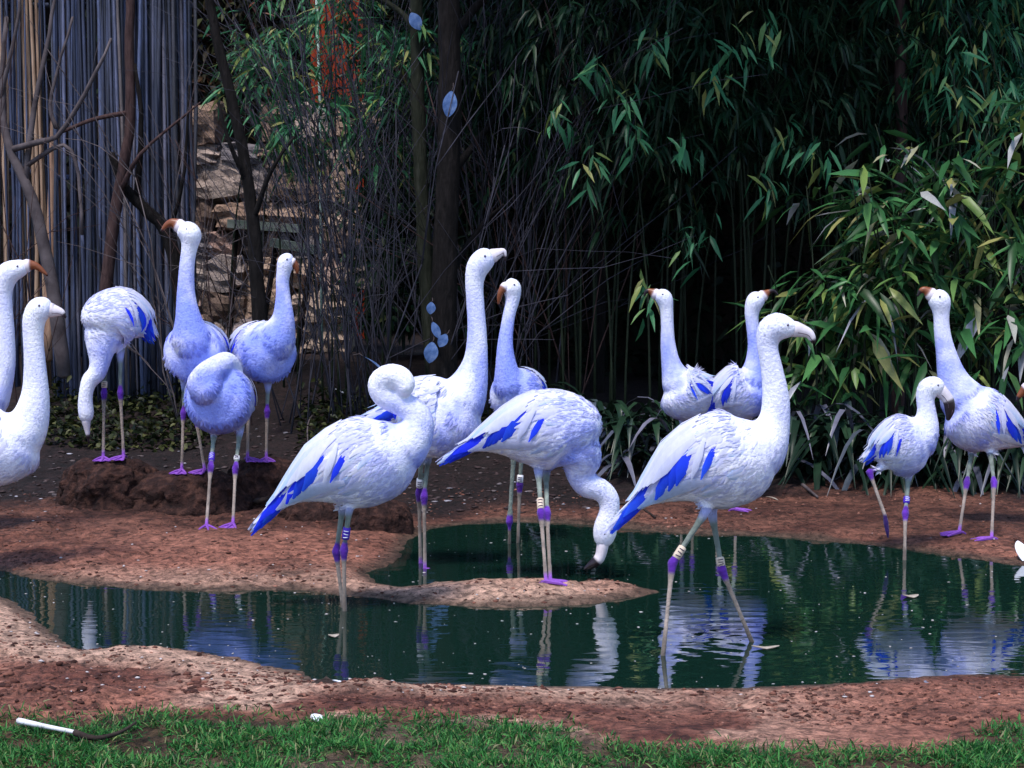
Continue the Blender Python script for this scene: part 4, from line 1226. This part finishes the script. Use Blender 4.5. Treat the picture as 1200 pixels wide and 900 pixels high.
# --- preening bird, left of the centre
flamingo('flamingo preening with its neck curled into a loop, standing in the near water', 7.55,
    [(325,592,6),(348,573,19),(382,553,42),(418,543,54),(448,535,50),(472,523,34)],
    [(445,540,42),(476,520,30),(490,497,20),(483,480,16),(466,472,14.5),(450,464,14.5),(445,450,15),(455,441,15,-.01),(469,443,15,-.02),(475,452,13,-.03),(470,459,10,-.04)],
    None,
    [leg((402,592),(394,647),(402,712),deep=.1,hd=.05), leg((410,592),(403,645),(404,716),deep=.1,hd=-.05)],
    wash=.55, bands=[(1,.62,'violet',.045)], facing=0, eyes=False, seed=2)
# --- bird bending to the water on the spit
flamingo('flamingo on the mud spit bending its neck down to the water', 8.2,
    [(550,524,6),(577,513,20),(607,506,38),(640,503,48),(668,508,45),(684,522,31)],
    [(664,515,42),(680,538,27),(680,557,17),(688,569,15),(702,573,14),(713,584,13),(714,600,12.5),(710,616,14.5),(708,628,14),(706,638,10)],
    [(706,640,10),(704,650,8.5),(700,657,8),(693,662,6.5),(685,667,2.5)],
    [leg((631,552),(634,601),(640,682),gz=.03,hd=-.04), leg((640,552),(641,602),(645,681),gz=.03,hd=.06)],
    wash=.5, bands=[(0,.80,'beige',.05)], facing=0, bill_dark=.50, bs=1.7, seed=3)
# --- tall bird behind the preening one
flamingo('tall flamingo with neck stretched straight up in shallow water behind the preening bird', 8.5,
    [(445,489,12),(465,487,31,.06),(495,487,47,.03),(525,490,46),(543,480,32,-.05)],
    [(525,485,44),(546,458,27),(557,425,15.5),(559,390,12),(557,355,11),(556,330,11.5),(560,313,14),(568,304,14.5),(576,301,11)],
    [(579,299,9),(586,296,6.5),(590,295,5),(592,300,3),(592,306,1.5)],
    [leg((494,534),(491,578),(493,662),gz=.0,hd=-.03), leg((502,534),(497,582),(498,668),gz=.0,hd=.05)],
    wash=.5, bands=[(0,.72,'white',.04)], facing=.2, bill_dark=.75, cover=1.25, wing=.5, seed=4)
# --- smaller bird behind the bending one
flamingo('slim flamingo facing us behind the bending bird, dark red drooping bill', 9.15,
    [(618,455,18,.2),(612,458,27,.1),(605,463,32),(598,466,28,-.06)],
    [(600,462,28,-.03),(594,436,16,-.06),(592,405,10.5,-.06),(596,372,8.5,-.04),(601,350,9.5,-.03),(600,338,12.5,-.03),(594,335,10.5,-.04)],
    [(591,337,7,-.05),(587,342,6,-.06),(585,350,5,-.06),(584,357,2,-.06)],
    [leg((603,520),(597,612),(597,637),deep=.1), leg((612,520),(609,568),(607,636),deep=.1)],
    wash=.9, bands=[(1,.86,'white',.035)], facing=-2.2, bill_dark=.95, bill_mid='or', wing=.3, flat=1, seed=5, cover=.6)
# --- pair at the back
flamingo('pale upright flamingo with bill raised, before the strap leaved plants beside the black gap', 10.4,
    [(838,452,10),(826,456,22),(812,460,32),(800,460,32),(792,452,22)],
    [(800,458,30),(788,432,14.5),(783,405,10),(782,380,8.5),(781,362,9),(778,349,11),(770,346,8.5)],
    [(767,344,7),(761,341,5),(757,342,4),(755,347,2)],
    [leg((800,492),(800,530),(798,584),gz=.03), leg((812,492),(812,530),(812,584),gz=.03)],
    wash=.5, facing=math.pi, bill_dark=.45, bill_mid='or', seed=6, wing=.4)
flamingo('pale flamingo back to back with the other upright bird, thin red brown bill drooping away', 10.4,
    [(833,478,9),(845,467,22),(862,461,33),(876,458,31),(884,448,20)],
    [(874,458,29),(883,434,15),(885,408,10),(882,383,8.5),(881,366,9.5),(885,353,12),(892,348,9.5)],
    [(895,346,7.5),(901,342,5),(907,341,3.5),(912,346,1.8)],
    [leg((846,490),(843,530),(838,592),gz=.03), leg((860,490),(862,535),(862,597),gz=.03)],
    wash=.8, facing=0, bill_dark=.4, bill_mid='or', seed=7, wing=.3, tint=.05)
# --- right hand group
flamingo('small flamingo standing on one leg in the pond, black tipped bill turned down', 8.95,
    [(1022,532,9),(1032,527,22),(1048,523,34),(1062,522,37),(1080,520,28)],
    [(1068,522,33),(1083,503,19),(1086,484,12),(1084,467,11),(1087,456,12.5),(1095,453,12.5),(1102,457,10)],
    [(1103,459,9),(1108,464,7.5),(1112,471,7),(1113,481,6),(1111,492,2.5)],
    [leg((1065,556),(1061,602),(1060,656),deep=.12), leg((1036,548),(1019,553),(1037,604),fy=8.85,dangle=(1041,631))],
    wash=.5, bands=[(0,.66,'violet',.03)], facing=0, bill_dark=.46, bs=1.7, seed=8, wing=.25)
flamingo('upright flamingo on the far shore with orange bill raised, behind the one legged bird', 9.45,
    [(1203,517,8),(1184,507,22),(1162,497,35),(1142,489,40),(1124,478,32)],
    [(1136,482,36),(1118,448,20),(1109,415,12.5),(1104,388,10),(1103,368,10),(1101,353,13.5),(1093,347,10.5)],
    [(1090,344,8.5),(1084,340,7),(1079,341,5.5),(1075,347,2.5)],
    [leg((1139,528),(1133,566),(1124,624),gz=.03,hd=.03), leg((1160,528),(1165,566),(1162,631),gz=.03,hd=-.03)],
    wash=.5, facing=math.pi, bill_dark=.7, bill_mid='or', seed=9, tint=.05, wing=.8)
flamingo('flamingo mostly out of view by the shore, only its bill and face showing', 9.3,
    [(1320,540,8),(1300,525,24),(1275,512,38),(1255,508,38),(1240,505,26)],
    [(1250,508,34),(1236,495,16),(1232,478,11),(1226,464,12),(1214,456,13),(1205,456,11)],
    [(1202,457,9.5),(1198,460,7.5),(1194,465,5.5),(1192,470,3)],
    [leg((1262,545),(1260,585),(1258,640),gz=.03), leg((1280,545),(1282,585),(1280,640),gz=.03)],
    wash=.4, facing=math.pi, bill_dark=.7, bill_mid='or', seed=10)
# --- left hand group
flamingo('flamingo asleep with neck folded over its back, standing before the nest mounds', 9.75,
    [(262,470,30,.17),(259,469,38,.08),(257,468,41,-.02),(254,464,36,-.12)],
    [(250,458,26,-.14),(236,451,18,-.16),(243,440,17,-.15),(256,430,15,-.10),(266,426,14,-.02),(272,436,14,.06),(268,450,12,.12)],
    None,
    [leg((251,508),(247,547),(242,616),gz=.03), leg((281,506),(276,549),(273,614),gz=.03)],
    wash=.75, bands=[(0,.72,'violet',.05),(1,.72,'white',.02)], facing=-1.57, eyes=False, wing=.3, flat=1, tint=.12, seed=12, cover=.7)
flamingo('tall flamingo on the middle nest mound, blue breast facing us, orange bill raised', 10.0,
    [(243,408,22,.25),(236,410,32,.14),(229,412,36,.03),(225,412,34,-.08)],
    [(226,408,34,-.06),(221,376,18,-.10),(218,345,12,-.10),(219,312,10,-.10),(222,290,10.5,-.10),(223,275,14.5,-.10),(213,267,11.5,-.10)],
    [(209,264,9,-.10),(202,261,8,-.1),(195,264,6,-.1),(189,271,3,-.1)],
    [leg((216,450),(215,484),(213,551),fy=9.92), leg((224,452),(230,492),(240,551),fy=9.92)],
    wash=.95, facing=-1.9, bill_dark=.9, bill_mid='or', wing=.2, flat=1, seed=13, cover=.7)
flamingo('flamingo on the shaded nest mound, head turned aside with a short orange bill', 10.1,
    [(290,405,20,.2),(298,408,30,.12),(309,412,36,.03),(318,414,32,-.07)],
    [(319,408,33,-.04),(331,378,16,-.08),(332,352,10,-.08),(331,330,8.5,-.08),(333,316,9.5,-.08),(336,307,11.5,-.08),(341,308,9,-.08)],
    [(343,309,7.5,-.08),(346,311,6.5,-.08),(348,316,5,-.08),(348,321,2.5,-.08)],
    [leg((291,450),(291,482),(290,537),fy=10.05), leg((314,452),(313,482),(312,537),fy=10.05)],
    wash=.95, facing=-1.2, bill_dark=.95, bill_mid='or', wing=.2, flat=1, seed=14, cover=.7)
flamingo('flamingo on a nest mound hanging its head straight down, blue tail', 10.0,
    [(170,386,14,.08),(160,378,26,.06),(143,373,36,.02),(126,376,34,-.02),(117,390,24,-.04)],
    [(126,380,34),(119,405,20,-.05),(117,425,13,-.07),(113,438,11.5,-.08),(105,446,10.5,-.09),(101,459,9,-.1),(100,472,9.5,-.1),(101,485,10,-.1),(101,493,8,-.1)],
    [(101,494,7.5,-.1),(102,502,6,-.1),(103,510,4.5,-.1),(104,519,2,-.1)],
    [leg((124,418),(122,460),(121,536),fy=9.95), leg((141,416),(141,460),(145,535),fy=9.95)],
    wash=.3, bands=[(0,.78,'beige',.03)], facing=-1.7, bill_dark=.65, seed=15, wing=.8)
flamingo('flamingo with thick white neck and short dark tipped bill beside the left mound', 8.35,
    [(-95,560,8),(-70,545,24),(-40,530,42),(-8,524,47),(15,520,42),(28,512,32)],
    [(8,520,44),(32,498,26),(41,466,17.5),(41,430,13.5),(39,397,12.5),(40,374,14),(47,362,15),(58,362,11.5)],
    [(61,364,9.5),(68,365,7.5),(73,367,6),(77,372,2.5)],
    [leg((-30,572),(-36,625),(-34,690),gz=.03), leg((-18,572),(-20,625),(-14,690),gz=.03)],
    wash=.2, facing=0, bill_dark=.75, seed=16, tint=.0)
flamingo('flamingo with tall neck and brown hooked bill behind the thick necked bird', 9.2,
    [(-90,510,8),(-72,495,26),(-45,485,40),(-22,482,38),(-10,474,28)],
    [(-22,480,34),(-4,455,19),(5,425,13.5),(6,390,11.5),(4,358,11),(3,338,12.5),(9,321,14),(22,315,11.5),(30,312,9)],
    [(33,311,8.5),(40,311,7.5),(47,315,6),(56,323,2.5)],
    [leg((-50,525),(-50,570),(-52,640),gz=.03), leg((-34,525),(-32,570),(-30,640),gz=.03)],
    wash=.2, facing=0, bill_dark=.95, bill_mid='or', seed=17)
# ================================================================== small things
# --- lawn
def lawn():
    rg = np.random.default_rng(3)
    n = 80000
    Y = rg.uniform(4.85, 6.25, n); px = rg.uniform(-60, 1260, n); X = (px - 600) / FPX * Y
    edge = G(600, 868).y + 0.10 * fbm(X * 3, Y * 3, 2.0, 3) - 0.38 * sm(620, 780, px) + 0.34 * sm(1090, 1180, px)
    tuft = fbm(X * 9, Y * 9, 5.0, 3)
    p = sm(0.16, -0.10, Y - edge + 0.22 * tuft)
    keep = rg.random(n) < p * (0.12 + 0.88 * sm(-.25, .12, tuft))
    X, Y, px, tuft = X[keep], Y[keep], px[keep], tuft[keep]
    n = len(X); Z = ground_z(X, Y) - .004
    az = rg.uniform(0, 6.28, n); el = rg.uniform(.35, 1.35, n); L = (.032 + .018 * rg.random(n)) * (1 + .5 * tuft)
    D_ = np.stack([np.cos(az) * np.cos(el), np.sin(az) * np.cos(el), np.sin(el)], 1)
    v, f = leaf_arrays(np.stack([X, Y, Z], 1), D_, rg.normal(0, .5, (n, 3)) + (0, 0, 1), L, .0036 * rg.uniform(.7, 1.4, n), rg.uniform(.1, .6, n))
    m = mat_leaf('lawn_blade', [(0.0, (0.008, 0.045, 0.012)), (0.45, (0.024, 0.13, 0.028)), (0.8, (0.065, 0.24, 0.05)), (0.93, (0.16, 0.22, 0.07)), (1.0, (0.28, 0.25, 0.14))], .5, .3)
    o = add('grass', mesh_np('grass', v, f), m, kind='stuff')
    tag(o, 'short green lawn grass along the near edge of the mud', 'grass')
lawn()

# --- crumbs of soil, pale specks
ICO = []
def blob(seed):
    V = np.array([(0,0,1),(.9,0,.4),(.28,.85,.4),(-.72,.53,.4),(-.72,-.53,.4),(.28,-.85,.4),(.72,.53,-.4),(-.28,.85,-.4),(-.9,0,-.4),(-.28,-.85,-.4),(.72,-.53,-.4),(0,0,-1)], float)
    F = [(0,1,2),(0,2,3),(0,3,4),(0,4,5),(0,5,1),(1,6,2),(2,7,3),(3,8,4),(4,9,5),(5,10,1),(2,6,7),(3,7,8),(4,8,9),(5,9,10),(1,10,6),(11,7,6),(11,8,7),(11,9,8),(11,10,9),(11,6,10)]
    return V, np.array(F)
def scatter(name, label, cat, X, Y, Z, S, mat, seed, flat=.6):
    rg = np.random.default_rng(seed); n = len(X); V0, F0 = blob(0)
    sc = S[:, None] * np.stack([rg.uniform(.7, 1.6, n), rg.uniform(.7, 1.3, n), flat * rg.uniform(.6, 1.2, n)], 1)
    V = V0[None] * (1 + rg.normal(0, .2, (n, 12, 1))) * sc[:, None, :]
    a = rg.uniform(0, 6.28, n); c, s = np.cos(a), np.sin(a)
    VX = V[..., 0] * c[:, None] - V[..., 1] * s[:, None]; VY = V[..., 0] * s[:, None] + V[..., 1] * c[:, None]
    V = np.stack([VX + X[:, None], VY + Y[:, None], V[..., 2] + Z[:, None]], -1)
    F = (F0[None] + 12 * np.arange(n)[:, None, None]).reshape(-1, 3)
    o = add(name, mesh_np(name, V.reshape(-1, 3), F, False), mat, kind='stuff')
    return tag(o, label, cat)
def land(n, seed, y0, y1, cond):
    rg = np.random.default_rng(seed)
    Y = 1 / rg.uniform(1 / y1, 1 / y0, n); px = rg.uniform(-40, 1240, n); X = (px - 600) / FPX * Y
    s = pond_sd(X, Y); k = cond(X, Y, px, s, rg)
    return X[k], Y[k], px[k], rg
M_CLOD = mat_leaf('soil_crumb', [(0.0, (0.025, 0.010, 0.008)), (0.5, (0.07, 0.026, 0.019)), (0.85, (0.16, 0.065, 0.045)), (1.0, (0.26, 0.12, 0.085))], .9, 0, .2)
X, Y, px, rg = land(26000, 1, 5.6, 10.6, lambda X, Y, px, s, rg: (s > .03) & (rg.random(len(X)) < .25 + .75 * sm(-.1, .3, fbm(X * 2.4, Y * 2.4, 7.0, 3))))
scatter('soil_crumbs', 'loose reddish brown crumbs of soil scattered over the mud', 'soil', X, Y, ground_z(X, Y), .003 + .008 * rg.random(len(X)) ** 2.5, M_CLOD, 2)
X, Y, px, rg = land(5200, 4, 5.9, 6.75, lambda X, Y, px, s, rg: (s > .05) & (px < 235) & (rg.random(len(X)) < sm(-.15, .35, fbm(X * 3.4, Y * 3.4, 1.0, 3))))
scatter('turned_soil', 'heap of dark broken clods on the near left bank', 'soil', X, Y, ground_z(X, Y), .006 + .013 * rg.random(len(X)) ** 2, M_CLOD, 5)
X, Y, px, rg = land(2600, 6, 10.0, 12.4, lambda X, Y, px, s, rg: (px < 720))
M_LITTER = mat_leaf('leaf_litter', [(0.0, (0.02, 0.012, 0.012)), (0.6, (0.05, 0.03, 0.03)), (0.9, (0.10, 0.08, 0.08)), (1.0, (0.35, 0.33, 0.38))], .8, 0, .2)
scatter('leaf_litter', 'dark leaf litter and pale bits on the shaded bank', 'leaf litter', X, Y, ground_z(X, Y) + .003, .006 + .016 * rg.random(len(X)) ** 2, M_LITTER, 7, .3)
M_SPECK, nt, b = new_mat('pale_speck'); b.inputs['Base Color'].default_value = (.42, .37, .37, 1); b.inputs['Roughness'].default_value = .8
X, Y, px, rg = land(420, 8, 5.9, 10.4, lambda X, Y, px, s, rg: s > .03)
scatter('pale_specks', 'tiny pale feather and shell specks on the mud', 'specks', X, Y, ground_z(X, Y) + .004, .003 + .006 * rg.random(len(X)) ** 2, M_SPECK, 9, .5)
X, Y, px, rg = land(520, 10, 6.2, 10.2, lambda X, Y, px, s, rg: (s < -.03) & (rg.random(len(X)) < .8))
scatter('floating_specks', 'tiny pale specks and down floating on the pond', 'specks', X, Y, 0 * X + .001, .0025 + .005 * rg.random(len(X)) ** 3, M_SPECK, 11, .25)

# --- single leaves
M_BLUELEAF = mat_noise('blue_leaf', [(0.3, (0.03, 0.07, 0.18)), (0.55, (0.09, 0.15, 0.32)), (0.8, (0.22, 0.28, 0.42))], 25, .5, .2, .002)
M_PALELEAF = mat_noise('pale_leaf', [(0.3, (0.20, 0.16, 0.13)), (0.7, (0.42, 0.36, 0.30))], 25, .6, .2, .002)
M_GREENLEAF = mat_noise('green_leaf', [(0.3, (0.22, 0.34, 0.20)), (0.7, (0.42, 0.52, 0.36))], 25, .6, .2, .002)
def oval(label, name, p, L, W, rot, mat, group=None, cat='leaf'):
    n = 14; v = []; f = []
    for t in np.linspace(0, 1, n):
        w = W * .5 * math.sin(math.pi * t) ** .75 + 1e-4
        y = (t - .5) * L; z = .09 * min(L, W) * math.sin(t * 3)
        v += [(-w, y, z + .1 * w), (0, y, z), (w, y, z + .1 * w)]
    for i in range(n - 1):
        for j in range(2): f.append((i*3+j, i*3+j+1, i*3+j+4, i*3+j+3))
    k = len(v); v += [(a, b_, c - max(.002, .12 * W if 'chip' in name else 0)) for a, b_, c in v]; f += [tuple(i + k for i in q[::-1]) for q in f]
    o = add(name, mesh_from(name, v, f), mat, loc=p); o.rotation_euler = rot
    if name == 'blue_leaf':
        sv, sf = tube([(0, L * .48, .003), (.006, L * .62, .002), (.004, L * .8, -.03)], .0022, 5)
        add('stem', mesh_from('stem', sv, sf), M_TWIGB, o)
    return tag(o, label, cat, group)
H = math.pi / 2
oval('pale blue oval leaf stuck high on the thick dark trunk', 'blue_leaf', P(527, 122, 11.80), .16, .085, (H, .15, .1), M_BLUELEAF)
oval('pale blue oval leaf on the mossy trunk top', 'blue_leaf', P(487, 25, 12.1), .12, .075, (H, -.5, 0), M_BLUELEAF)
oval('small blue leaf low on the thick dark trunk', 'blue_leaf', P(505, 361, 11.77), .075, .055, (H, .1, .1), M_BLUELEAF)
oval('large blue leaf at the foot of the thick dark trunk', 'blue_leaf', P(505, 413, 11.75), .13, .085, (H, .15, .1), M_BLUELEAF)
oval('narrow tilted blue leaf between two others at the trunk foot', 'blue_leaf', P(511, 387, 11.76), .11, .05, (H, -.4, 0), M_BLUELEAF)
oval('round tilted blue leaf beside the large one at the trunk foot', 'blue_leaf', P(519, 399, 11.75), .09, .06, (H, .5, 0), M_BLUELEAF)
p = P(437, 427, 11.4)
oval('long blue leaf lying behind the curled neck of the preening flamingo', 'blue_leaf', p, .17, .10, (.6, .2, 1.3), M_BLUELEAF)
def onground(px, py, up=.01):
    z = 0.05
    for _ in range(12):
        g = G(px, py, z); z = gz1(g.x, g.y)
    return Vector((g.x, g.y, z + up))
oval('pale green lobed leaf lying on the dark bank behind the mounds', 'fallen_leaf', onground(344, 492, .02), .09, .075, (.35, .1, .6), M_GREENLEAF)
oval('pale dry leaf on the far shore under the strap leaves', 'fallen_leaf', onground(904, 591, .03), .075, .05, (.2, .1, 1.2), M_PALELEAF)
oval('pale leaf floating by the small flamingo leg', 'floating_leaf', G(1067, 699, .004), .05, .07, (0, .03, .3), M_PALELEAF)
oval('long dry leaf floating at the foot of the striding flamingo', 'floating_leaf', G(897, 759, .004), .035, .10, (0, .02, .1), M_PALELEAF)
oval('small pale leaf floating in the middle of the near pond', 'floating_leaf', G(391, 745, .004), .045, .04, (0, .0, .3), M_PALELEAF)
oval('bright white oval spot on the far shore at the waterline', 'white_oval', onground(1197, 655, .03), .13, .07, (.75, .2, .3), M_TICKW, cat='feather')  # plain white oval set at the waterline
oval('white shell shaped stone chip on the mud by the lawn', 'white_chip', onground(371, 846, .012), .045, .035, (.3, .1, .4), M_TICKW, cat='chip')
# --- fallen sticks
M_STICKW = mat_noise('white_stick', [(0.3, (0.42, 0.40, 0.42)), (0.7, (0.72, 0.70, 0.72))], 12, .7, .2, .003)
M_STICKD = mat_noise('dark_stick', [(0.3, (0.012, 0.008, 0.008)), (0.7, (0.05, 0.035, 0.03))], 14, .9, .4, .004)
def stick(label, pts, r, mat, name='fallen_stick', up=.012, group=None, arch=0):
    q = [onground(x, y, up + (arch * math.sin(math.pi * i / max(1, len(pts) - 1)))) for i, (x, y) in enumerate(pts)]
    base = q[0].copy()
    R = catmull([tuple(a - base) for a in q], 12)
    v, f = tube(R, np.linspace(r, r * .6, 12) * (1 + .15 * fbm(np.arange(12) * .9, np.zeros(12), r * 1000, 2)), 7)
    return tag(add(name, mesh_from(name, v, f), mat, loc=base), label, 'stick', group)
s = stick('white peeled stick with a dark end lying in the grass', [(22, 857), (50, 863), (90, 871)], .0095, M_STICKW, up=.03)
q = [onground(88, 871, .03), onground(112, 876, .026), onground(140, 871, .03), onground(160, 865, .045)]
R = catmull([tuple(a - s.location) for a in q], 10); v, f = tube(R, np.linspace(.010, .003, 10), 7)
add('dark_end', mesh_from('dark_end', v, f), M_STICKD, s)
stick('dark fallen branch on the bank left of the mounds', [(68, 520), (90, 507), (104, 503)], .014, M_STICKD)
stick('long thin branch lying behind the left mound', [(60, 490), (110, 497), (160, 500), (200, 507)], .008, M_TWIGB)
stick('forked thin branch lying behind the middle mound', [(165, 495), (190, 510), (196, 530)], .006, M_TWIGB)
stick('dark leaning branch behind the sleeping flamingo', [(292, 490), (310, 508), (322, 530)], .016, M_STICKD, arch=.05)
stick('thin arching stem bent over on the bank', [(372, 447), (360, 462), (366, 478)], .005, M_TWIGB, arch=.09)
stick('pale straight twig on the bank behind the preening flamingo', [(392, 441), (425, 446)], .006, M_STICKW)
stick('dark stick on the far shore below the strap leaves', [(940, 570), (958, 585)], .010, M_TWIGB)
stick('dark flat stick at the waterline behind the striding bird tail', [(722, 612), (745, 609), (768, 611)], .009, M_STICKD)
# dark clump at the near waterline, with a pale feather on it
g = onground(381, 806, 0)
mb = MB()
rg = np.random.default_rng(77)
for k in range(16):
    a = rg.uniform(0, 6.28); l = rg.uniform(.04, .10)
    p0 = np.array((rg.normal(0, .03), rg.normal(0, .015), .008)); d = np.array((math.cos(a) * l, math.sin(a) * l * .6, rg.uniform(0, .02)))
    v, f = tube(np.array([p0 - d * .5, p0 + (0, 0, .008), p0 + d * .5]), [.004, .008, .002], 5); mb.add(v, f)
tag(add('dead_leaf_clump', mb.mesh('dead_leaf_clump'), M_STICKD, loc=g), 'dark clump of dead leaves at the near waterline', 'leaf clump')
oval('small white feather beside the dark leaf clump', 'white_oval', g + Vector((.045, -.01, .02)), .05, .02, (.2, .1, 1.2), M_TICKW, cat='feather')
